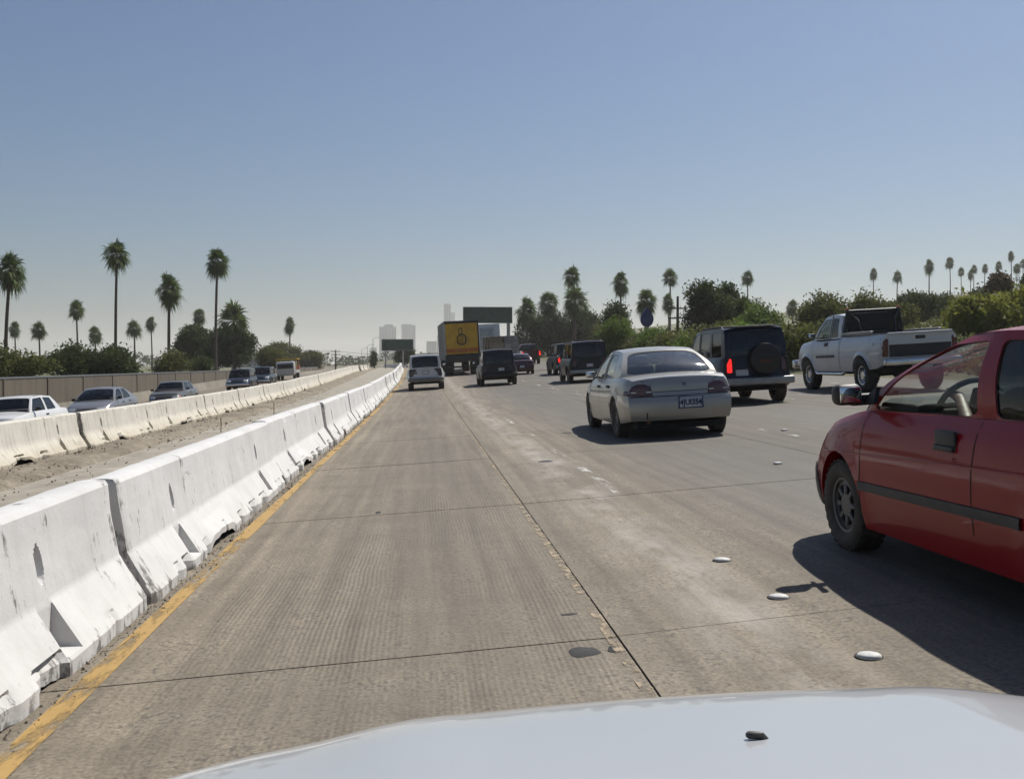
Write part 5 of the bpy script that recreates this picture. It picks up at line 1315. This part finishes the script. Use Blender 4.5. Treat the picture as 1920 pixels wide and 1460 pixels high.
for k in range(22):
    for sx in (-1, 1): mb = MB(); mb.box((sx * (TW/2 + .012), -TL/2 + .4 + k * .58, (TB + TT) / 2), (.024, .06, TT - TB - .1)); mb.build('side_rib', M['trl_side'], t, 30)
mb = MB(); mb.box((0, 0, TT - .01), (TW, TL - .1, .05)); mb.build('trailer_roof', M['trl_side'], t, 30)
mb = MB(); mb.box((0, 0, TB), (TW, TL - .1, .12)); mb.box((0, TL/2 - .06, (TB + TT)/2), (TW - .1, .05, TT - TB)); mb.build('trailer_floor', M['under'], t, 30)
rear_y = -TL / 2
mb = MB(); mb.bbox((0, rear_y, TT - .08), (TW, .12, .20), .02); mb.build('header', M['black'], t, 30)
for sx in (-1, 1): mb = MB(); mb.bbox((sx * (TW/2 - .05), rear_y, (TB + TT)/2), (.10, .12, TT - TB), .02); mb.build('door_post', M['trl_side'] if sx < 0 else M['black'], t, 30)
for sx in (-1, 1):
    d = MB().box((sx * (TW/4 - .03), rear_y + .01, 2.72), (TW/2 - .065, .06, 2.30)).build('rear_door', M['trl_yellow'], t, 30)
    mb = MB(); mb.tube([(sx * .45, rear_y - .05, 1.6), (sx * .45, rear_y - .05, 3.8)], .022, 6); mb.build('lock_rod', M['trl_yellow'], d)
    mb = MB(); mb.box((sx * (TW/4 - .03), rear_y - .024, 1.83), (TW/2 - .075, .006, .30)); mb.build('orange_band', M['trl_orange'], d, 30)
# emblem: a rounded black outlined figure with a raised neck
def outline(pts, w, y, closed=True):
    mb = MB(); n = len(pts); v = []; f = []
    cx = sum(p[0] for p in pts) / n; cz = sum(p[1] for p in pts) / n
    for x, z in pts:
        k = Vector((x - cx, z - cz)); k2 = k * (1 - w / max(.05, k.length)); v += [(x, y, z), (cx + k2.x, y, cz + k2.y)]
    f = [(2*i, 2*i + 1, 2*((i + 1) % n) + 1, 2*((i + 1) % n)) for i in range(n)]; mb.add(v, f); return mb
em = empty('emblem', (0, 0, 0), t); mb = outline([(x, 2.62 + z) for x, z in rr_pts(.70, .80, .28, 6)], .10, rear_y - .034); mb.v += []
mb.build('emblem_ring', M['black'], em, 0)
outline([(-.06 + x, 3.24 + z) for x, z in rr_pts(.30, .52, .14, 5)], .075, rear_y - .035).build('emblem_neck', M['black'], em, 0)
mb = MB()
for z, w in ((2.80, .30), (2.62, .38), (2.44, .30)): mb.box((0, rear_y - .034, z), (w, .004, .05))
mb.build('emblem_bars', M['black'], em, 0)
mb = MB(); mb.bbox((0, rear_y, 1.25), (TW, .14, .5), .03); mb.bbox((0, rear_y + .1, .62), (2.3, .1, .12), .02); mb.box((-.7, rear_y + .1, .9), (.08, .08, .5)); mb.box((.7, rear_y + .1, .9), (.08, .08, .5)); mb.build('rear_frame', M['black'], t, 30)
for sx in (-1, 1): mb = MB(); mb.box((sx * .95, rear_y + .75, .62), (.62, .02, .7)); mb.build('mud_flap', M['tyre'], t, 30); mb = MB(); mb.bbox((sx * .8, rear_y - .08, 1.12), (.2, .02, .08), .008); mb.build('taillight', M['tail'], t)
truck_wheels(t, (-5.0, -3.75), .95); truck_wheels(t, (6.0, 7.25), .95)
mb = MB(); mb.bbox((0, 9.0, 1.95), (2.4, 2.6, 2.4), .18, 3); mb.bbox((0, 11.0, 1.35), (2.1, 1.6, 1.2), .2, 3); mb.box((0, 7.6, .95), (.9, 6.5, .3)); mb.build('tractor_cab', M['suvwhite'], t, 40)
truck_wheels(t, (11.0,), 1.0, dual=False)

b = empty('box_truck'); b.matrix_basis = bank_matrix(6.35, 97, R(0)); tag(b, 'white box truck with a grey panelled back right of the yellow trailer', 'truck')
mb = MB(); mb.bbox((0, 0, 2.55), (2.35, 6.4, 3.1), .04); mb.build('cargo_box', M['suvwhite'], b, 30)
mb = MB(); mb.bbox((-.05, -3.21, 2.6), (1.3, .04, 2.3), .01); mb.build('roller_door', M['trl_side'], b, 30)
for k in range(6): mb = MB(); mb.box((-.05, -3.235, 1.6 + .38 * k), (1.3, .01, .02)); mb.build('door_slat', M['dark_cladding'], b, 30)
mb = MB(); mb.box((0, 1.2, .75), (.9, 9, .3)); mb.bbox((0, -3.2, .7), (2.2, .12, .18), .03); mb.build('chassis', M['under'], b, 30)
mb = MB(); mb.bbox((0, 4.6, 1.6), (2.1, 2.0, 1.9), .2, 3); mb.build('cab', M['suvwhite'], b, 40)
for sx in (-1, 1): mb = MB(); mb.bbox((sx * 1.0, -3.26, .95), (.16, .03, .12), .01); mb.build('taillight', M['tail'], b)
truck_wheels(b, (-1.9,), .85, .42); truck_wheels(b, (4.6,), .95, .42, False)

fb = empty('flatbed_truck'); fb.matrix_basis = bank_matrix(6.60, 83, R(0)); tag(fb, 'flatbed truck stacked with pale boards just behind the plum van roof', 'truck')
mb = MB(); mb.box((0, 0, 1.05), (2.4, 5.5, .14)); mb.box((0, .8, .8), (.9, 7.2, .26)); mb.build('flatbed', M['under'], fb, 30)
random.seed(6); M['board'] = plain('pale_boards', (.36, .30, .22), .85, 0, .2, 4); M['board2'] = plain('grey_boards', (.36, .36, .35), .85, 0, .2, 4)
for k in range(9):
    for j in range(2):
        mb = MB(); mb.box((-.6 + 1.2 * j + random.uniform(-.04, .04), random.uniform(-.1, .1), 1.22 + .185 * k), (1.14, 5.2, .15)); mb.build('board_stack', M['board' if j == 0 else 'board2'], fb, 30)
for sx in (-1, 1):
    for yy in (-2.5, -.8, .9, 2.5): mb = MB(); mb.box((sx * 1.23, yy, 1.9), (.06, .08, 1.7)); mb.build('stake', M['wood'], fb, 30)
mb = MB(); mb.bbox((0, 3.9, 1.7), (2.1, 1.9, 1.9), .2, 3); mb.build('cab', M['suvwhite'], fb, 40)
truck_wheels(fb, (-1.7,), .85, .42); truck_wheels(fb, (3.9,), .95, .42, False)

w = empty('work_truck'); w.matrix_basis = bank_matrix(-14.0, 112, PI); tag(w, 'oncoming work truck with a yellow canopy and red stripes behind the dark blue vans', 'truck', 'oncoming cars beyond the far barrier row')
M['sunyellow'] = plain('yellow_canopy', (.55, .33, .03), .6); M['redpaint'] = plain('red_board', (.30, .03, .04), .6)
mb = MB(); mb.bbox((0, 2.2, 1.2), (1.9, 1.5, 1.5), .15, 3); mb.bbox((0, -.6, .85), (2.0, 4.2, .35), .05); mb.build('cab_and_bed', M['suvwhite'], w, 40)
mb = MB(); mb.box((0, 0, 2.2), (2.3, 3.4, .10)); mb.build('canopy', M['sunyellow'], w)
for sx in (-1, 1):
    for yy in (-1.6, 1.3): mb = MB(); mb.tube([(sx * 1.0, yy, 1.0), (sx * 1.0, yy, 2.2)], .05, 8); mb.build('canopy_post', M['sunyellow'], w)
    for yy in (-1.9, -.9, .1): mb = MB(); mb.box((sx * 1.02, yy, 1.25), (.05, .5, .45)); mb.build('side_board', M['redpaint'], w)
mb = MB(); mb.bbox((-.5, -1.3, 1.75), (.6, .6, .5), .04); mb.build('crate', M['suvwhite'], w)
mb = MB(); mb.bbox((0, 2.97, 1.45), (1.6, .03, .5), .01); mb.build('windshield', M['interior'], w)
truck_wheels(w, (-1.4, 2.0), .85, .38, False)
# ------------------------------------------------------------------ the camera car's hood
M['hoodwhite'] = paint('white_hood_paint', (.44, .45, .46), .0, .4, .9, 0.0, .3)
cc = empty('camera_car', (.5, 0, cross(.5))); tag(cc, 'white hood of the camera car across the bottom of the photo', 'car')
HC = .42
def hood_pt(u, v):                           # u -1..1 across, v 0 (cowl) .. 1 (nose) .. 1.35 (front face)
    x = HC + .98 * u; yf = 1.93 - .22 * abs(u) ** 2.5 ; z0 = .788 + BANK * x * .6
    z0 += -.045 * abs(u) ** 2.4 + .006 * math.exp(-((abs(u) - .45) / .09) ** 2) - .003 * math.exp(-((abs(u) - .62) / .06) ** 2)
    if v <= 1: y = lerp(.42, yf - .30, v); z = z0 + .05 * (1 - v) - .035 * v * v
    else:
        a = (v - 1) / .35 * PI / 2; y = yf - .30 + .30 * math.sin(a); z = z0 - .035 - .16 * (1 - math.cos(a)) - .05 * math.sin(a)
    return (x - .5, y, z - cross(.5))
mb = MB(); mb.grid([[hood_pt(-1 + 2 * i / 40, v) for i in range(41)] for v in [k / 18 for k in range(19)] + [1 + .35 * k / 12 for k in range(1, 13)]])
hood = mb.build('hood', M['hoodwhite'], cc, 50)
mb = MB()
for sx in (-1, 1):
    rows = []
    for v in [k / 18 for k in range(19)] + [1 + .35 * k / 12 for k in range(1, 13)]:
        p = Vector(hood_pt(sx, v)); rows.append([p, p + Vector((sx * .035, 0, -.03)), p + Vector((sx * .06, -.01, -.12)), p + Vector((sx * .06, -.02, -.30)), Vector((p.x + sx * .04, p.y - .02, .28))])
    mb.grid(rows)
mb.build('fender', M['hoodwhite'], cc, 50)
rows = []
for i in range(21):
    p = Vector(hood_pt(-1 + i / 10, 1.35)); rows.append([p, p + Vector((0, .05, -.05)), p + Vector((0, .08, -.15)), Vector((p.x, p.y + .04, .24))])
mb = MB(); mb.grid(rows); mb.build('front_bumper', M['hoodwhite'], cc, 50)
for sx in (-1, 1): wheel(cc, sx * .76, 1.12, .31, .20, 'cap', M['hubcap'], sx)
mb = MB(); mb.bbox((0, .9, .42), (1.4, 1.5, .3), .05); mb.build('engine_bay', M['under'], cc)
for sx in (-1, 1):
    mb = MB(); rows = []
    for k in range(23):
        v = 1.22 * k / 22; rows.append([Vector(hood_pt(sx * u, v)) + Vector((0, 0, .0012)) for u in (.925, .932)])
    mb.grid(rows); mb.build('shut_line', M['seam'], cc, 50)
mb = MB(); mb.tube([(.012, 0, -.004), (.006, 0, .004), (-.012, 0, .005), (-.016, 0, .005)], [.006, .0055, .0055, .003], 10); nz = mb.build('washer_nozzle', M['black'], cc); nz.location = Vector(hood_pt(.05, .80)) + Vector((0, 0, .001))

# ------------------------------------------------------------------ overhead signs, poles, far things
M['green_sign'] = plain('dark_green_sign', (.012, .058, .042), .6, 0, .35, 1.2); M['signedge'] = plain('sign_edge', (.34, .36, .34), .6)
def sign_board(root, x0, x1, y, z0, z1, tilt=0.0):
    cx, w, h = (x0 + x1) / 2, x1 - x0, z1 - z0
    p = MB().box((cx, y, (z0 + z1) / 2), (w, .08, h)).build('sign_panel', M['green_sign'], root)
    mb = MB()
    for dz in (-1, 1): mb.box((cx, y - .045, (z0 + z1) / 2 + dz * (h / 2 - .06)), (w - .06, .012, .06))
    for dx in (-1, 1): mb.box((cx + dx * (w / 2 - .06), y - .045, (z0 + z1) / 2), (.06, .012, h - .18))
    mb.build('sign_border', M['signedge'], p)
    mb = MB()
    for k in range(4): mb.box((lerp(x0 + .4, x1 - .4, k / 3), y + .09, (z0 + z1) / 2), (.10, .10, h + .1))
    mb.build('sign_brace', M['steel'], p); return p
Y = 162; bx = RP(15.6, Y); s = empty('overhead_sign', bx); tag(s, 'large dark green overhead sign above the white box truck beside the grove', 'sign')
sign_board(s, 6.2 - bx.x, 14.1 - bx.x, -.3, 8.05 - bx.z, 10.65 - bx.z)
mb = MB(); mb.tube([(0, .2, -.3), (0, .2, 10.2 - bx.z)], .28, 12); mb.build('sign_post', M['steel'], s)
mb = MB()
for z in (8.7, 9.9): mb.tube([(0, .2, z - bx.z), (6.4 - bx.x, .2, z - bx.z)], .09, 8)
for k in range(9): xa = lerp(0, 6.4 - bx.x, k / 9); xb = lerp(0, 6.4 - bx.x, (k + 1) / 9); mb.tube([(xa, .2, 8.7 - bx.z), (xb, .2, 9.9 - bx.z)], .05, 6)
mb.build('sign_truss', M['steel'], s)
Y = 190; bx = Vector((-4.9, Y, land(-4.9, Y))); s = empty('roadside_sign', bx); tag(s, 'dark sign board on two posts straight ahead above the barriers', 'sign')
sign_board(s, -2.95, 2.95, -.2, 4.05 - bx.z, 6.2 - bx.z)
for dx in (-2.2, 1.0): mb = MB(); mb.tube([(dx, .1, -.4), (dx, .1, 6.0 - bx.z)], .14, 8); mb.build('sign_post', M['steel'], s)
bushy('dark_tree', 'tree', 'small dark tree directly beneath the roadside sign board', -3.6, 196, 3.4, 3.0, 4.0, 5000, M['leaf_dark'], 91, .2, .8, 7, .3)
bushy('dark_tree', 'tree', 'tiny dark columnar tree left of the roadside sign board', -9.9, 205, 1.3, 1.3, 3.6, 2200, M['leaf_dark'], 92, .16, .6, 5, .2)
M['polewood'] = plain('pole_wood', (.085, .065, .05), .9)
def pole(x, y, h, label, arms=(.92, .84), aw=1.3, wires=None):
    r = empty('utility_pole', (x, y, land(x, y))); tag(r, label, 'pole')
    MB().tube([(0, 0, -.4), (0, 0, h)], [.17, .11], 9).build('pole_shaft', M['polewood'], r)
    for a in arms:
        c = MB().box((0, 0, h * a), (aw * 2, .12, .13)).build('cross_arm', M['polewood'], r)
        mb = MB()
        for k in range(4): mb.lathe([(.03, 0), (.055, .05), (.03, .12), (.05, .16), (.001, .2)], 8, (-aw + .15 + k * (2 * aw - .3) / 3, 0, h * a + .06), 'Z')
        mb.build('insulator', M['steel'], c)
    if wires:
        for k, (p, q) in enumerate(wires):
            p, q = Vector(p), Vector(q); mb = MB(); mb.tube([p.lerp(q, t / 12) - Vector((0, 0, 1.2 * (1 - (2 * t / 12 - 1) ** 2) * .5)) for t in range(13)], .03, 5)
            o = mb.build('wire', M['under'], r); o.matrix_parent_inverse = Matrix.Translation(-Vector(r.location))
    return r
zb = land(-17.6, 205)
pole(-17.6, 205, 4.6, 'small utility pole with cross arms at the end of the brown wall', (.93, .80), .9, [((-17.6, 205, zb + 4.35), (2, 262, 4.6)), ((-17.6, 205, zb + 3.75), (2, 262, 3.9)), ((-17.6, 205, zb + 4.35), (-42, 190, 6.2))])
pole(24.1, 95, 5.2, 'utility pole with two cross arms beside the stacked pair of palms', (.78, .60), .95)
for k, (x, y, h) in enumerate(((-12.4, 250, 7.2), (-16.5, 300, 6.5), (-20, 330, 6.0))):
    lp = empty('lamp_post', (x, y, land(x, y))); MB().tube([(0, 0, -.3), (0, 0, h), (.5, 0, h + .35), (1.3, 0, h + .4)], [.09, .06, .05, .05], 8).build('post', M['steel'], lp); MB().bbox((1.5, 0, h + .38), (.6, .2, .12), .04).build('lamp_head', M['steel'], lp)
    tag(lp, 'thin pale lamp post left of the roadside sign, %s from the camera' % ordinal(k), 'lamp post', 'far lamp posts')
# blue rounded sign by the palm
M['blue'] = plain('blue_sign', (.020, .048, .19), .5); bz = land(20.9, 94)
s = empty('blue_sign', (20.9, 94, bz)); tag(s, 'blue rounded sign on a post below the broad shaggy palm', 'sign')
mb = MB(); pts = [(.62 * math.cos(a) * (1 - .25 * max(0, math.sin(a))), .80 * math.sin(a) + (.18 if math.sin(a) > .9 else 0)) for a in [2 * PI * k / 28 for k in range(28)]]
zc = 5.72 - bz; v = [(x, -.15, zc + z) for x, z in pts] + [(x, .15, zc + z) for x, z in pts]; n = 28
mb.add(v, [tuple(range(n)), tuple(reversed(range(n, 2 * n)))] + [(k, (k + 1) % n, (k + 1) % n + n, k + n) for k in range(n)]); p = mb.build('sign_disc', M['blue'], s, 40)
MB().lathe([(.16, -.01), (.16, .0), (.001, .004)], 16, (-.02, -.15, zc + .78), 'Y').build('white_spot', M['plate'], p)
MB().tube([(0, 0, -.3), (0, 0, zc - .7)], .10, 8).build('sign_post', M['steel'], s)

# ------------------------------------------------------------------ the far skyline
M['tower'] = plain('pale_tower_glass', (.30, .34, .38), .4, .2, .1, .02)
def tower_mat(name, c, sx, sz):
    q = NT(name); v = q.obj(); X, Y_, Z = q.sep(v)
    fz = q.math('GREATER_THAN', q.math('FRACT', q.math('MULTIPLY', Z, 1 / sz)), .45)
    q.l(q.mix(q.math('MULTIPLY', fz, .6), c, tuple(k * .55 for k in c)), q.b.inputs['Base Color']); q.b.inputs['Roughness'].default_value = .5; return q.m
M['tw1'] = tower_mat('tower_facade_grey', (.34, .36, .38), 4, 3.9); M['tw2'] = tower_mat('tower_facade_white', (.62, .60, .55), 4, 3.9); M['tw3'] = tower_mat('tower_facade_blue', (.22, .28, .36), 4, 3.9)
def tower(x, y, w, d, h, mat, label, steps=1, slot=0):
    r = empty('office_tower', (x, y, land(x, y) - 1)); tag(r, label, 'tower', 'far downtown towers')
    MB().box((0, 0, h * .5), (w, d, h)).build('tower_shaft', mat, r, 0)
    if steps > 1: MB().box((w * .06, 0, h * 1.03), (w * .55, d * .6, h * .06)).build('roof_plant', M['tw1'], r, 0)
    n = max(3, int(w / 5.5))
    for k in range(n + 1): MB().box((-w / 2 + w * k / n, -d / 2 - .3, h * .5), (1.0, .8, h)).build('facade_fin', M['tw2'] if mat != M['tw2'] else M['tw1'], r, 0)
tower(-87, 2480, 40, 34, 96, M['tw1'], 'wide grey office tower above the roadside sign', 2)
tower(-40, 2450, 26, 26, 97, M['tw2'], 'pale slim office tower behind the right end of the roadside sign', 1)
tower(-30, 2520, 18, 30, 96, M['tw3'], 'bluish narrow office tower just left of the yellow trailer', 1)
tower(57, 2500, 16, 20, 137, M['tw3'], 'tall bluish office tower rising above the yellow trailer', 1)
tower(68, 2600, 20, 20, 120, M['tw2'], 'pale tall office tower partly behind the large green sign', 1)
tower(17, 2300, 22, 24, 46, M['tw1'], 'low grey office block just left of the yellow trailer', 1)
tower(38, 2350, 16, 22, 58, M['tw3'], 'stubby bluish office block hidden by the left side of the trailer', 2)
tower(-118, 2400, 14, 20, 44, M['tw2'], 'small pale block left of the grey tower', 1)
random.seed(12)
for k in range(7):
    x, y = -62 - 14 * k + random.uniform(-3, 3), 480 + 22 * k
    r = empty('warehouse', (x, y, land(x, y) - .2)); w_, h_ = random.uniform(10, 15), random.uniform(3.0, 4.6)
    MB().box((0, 0, h_ / 2), (w_, 9, h_)).build('wall', M[('tw2', 'tw3', 'tw1')[k % 3]], r, 0); MB().box((0, 0, h_ + .12), (w_ + .5, 9.5, .25)).build('roof', M['steel'], r, 0)
    for j in range(3): MB().box((-w_ * .3 + j * w_ * .3, -4.52, h_ * .45), (w_ * .16, .06, h_ * .5)).build('roller_door', M['tw1'], r, 0)
    tag(r, 'low far-off warehouse on the horizon beyond the end of the far barriers', 'building', 'far warehouses')

# ------------------------------------------------------------------ hazy air
q = NT('hazy_air'); q.t.nodes.remove(q.b); pv = q.n('ShaderNodeVolumePrincipled'.replace('ShaderNode', '')); pv.inputs['Color'].default_value = (.95, .93, .89, 1); pv.inputs['Density'].default_value = .00024
pv.inputs['Anisotropy'].default_value = .35
q.l(pv.outputs[0], q.out.inputs['Volume'])
mb = MB(); mb.box((0, 3000, 74), (9000, 7600, 160)); hz = mb.build('haze', q.m, None, 0); hz['kind'] = 'stuff'; hz['label'] = 'pale dusty haze lying over the whole freeway'; hz['category'] = 'haze'
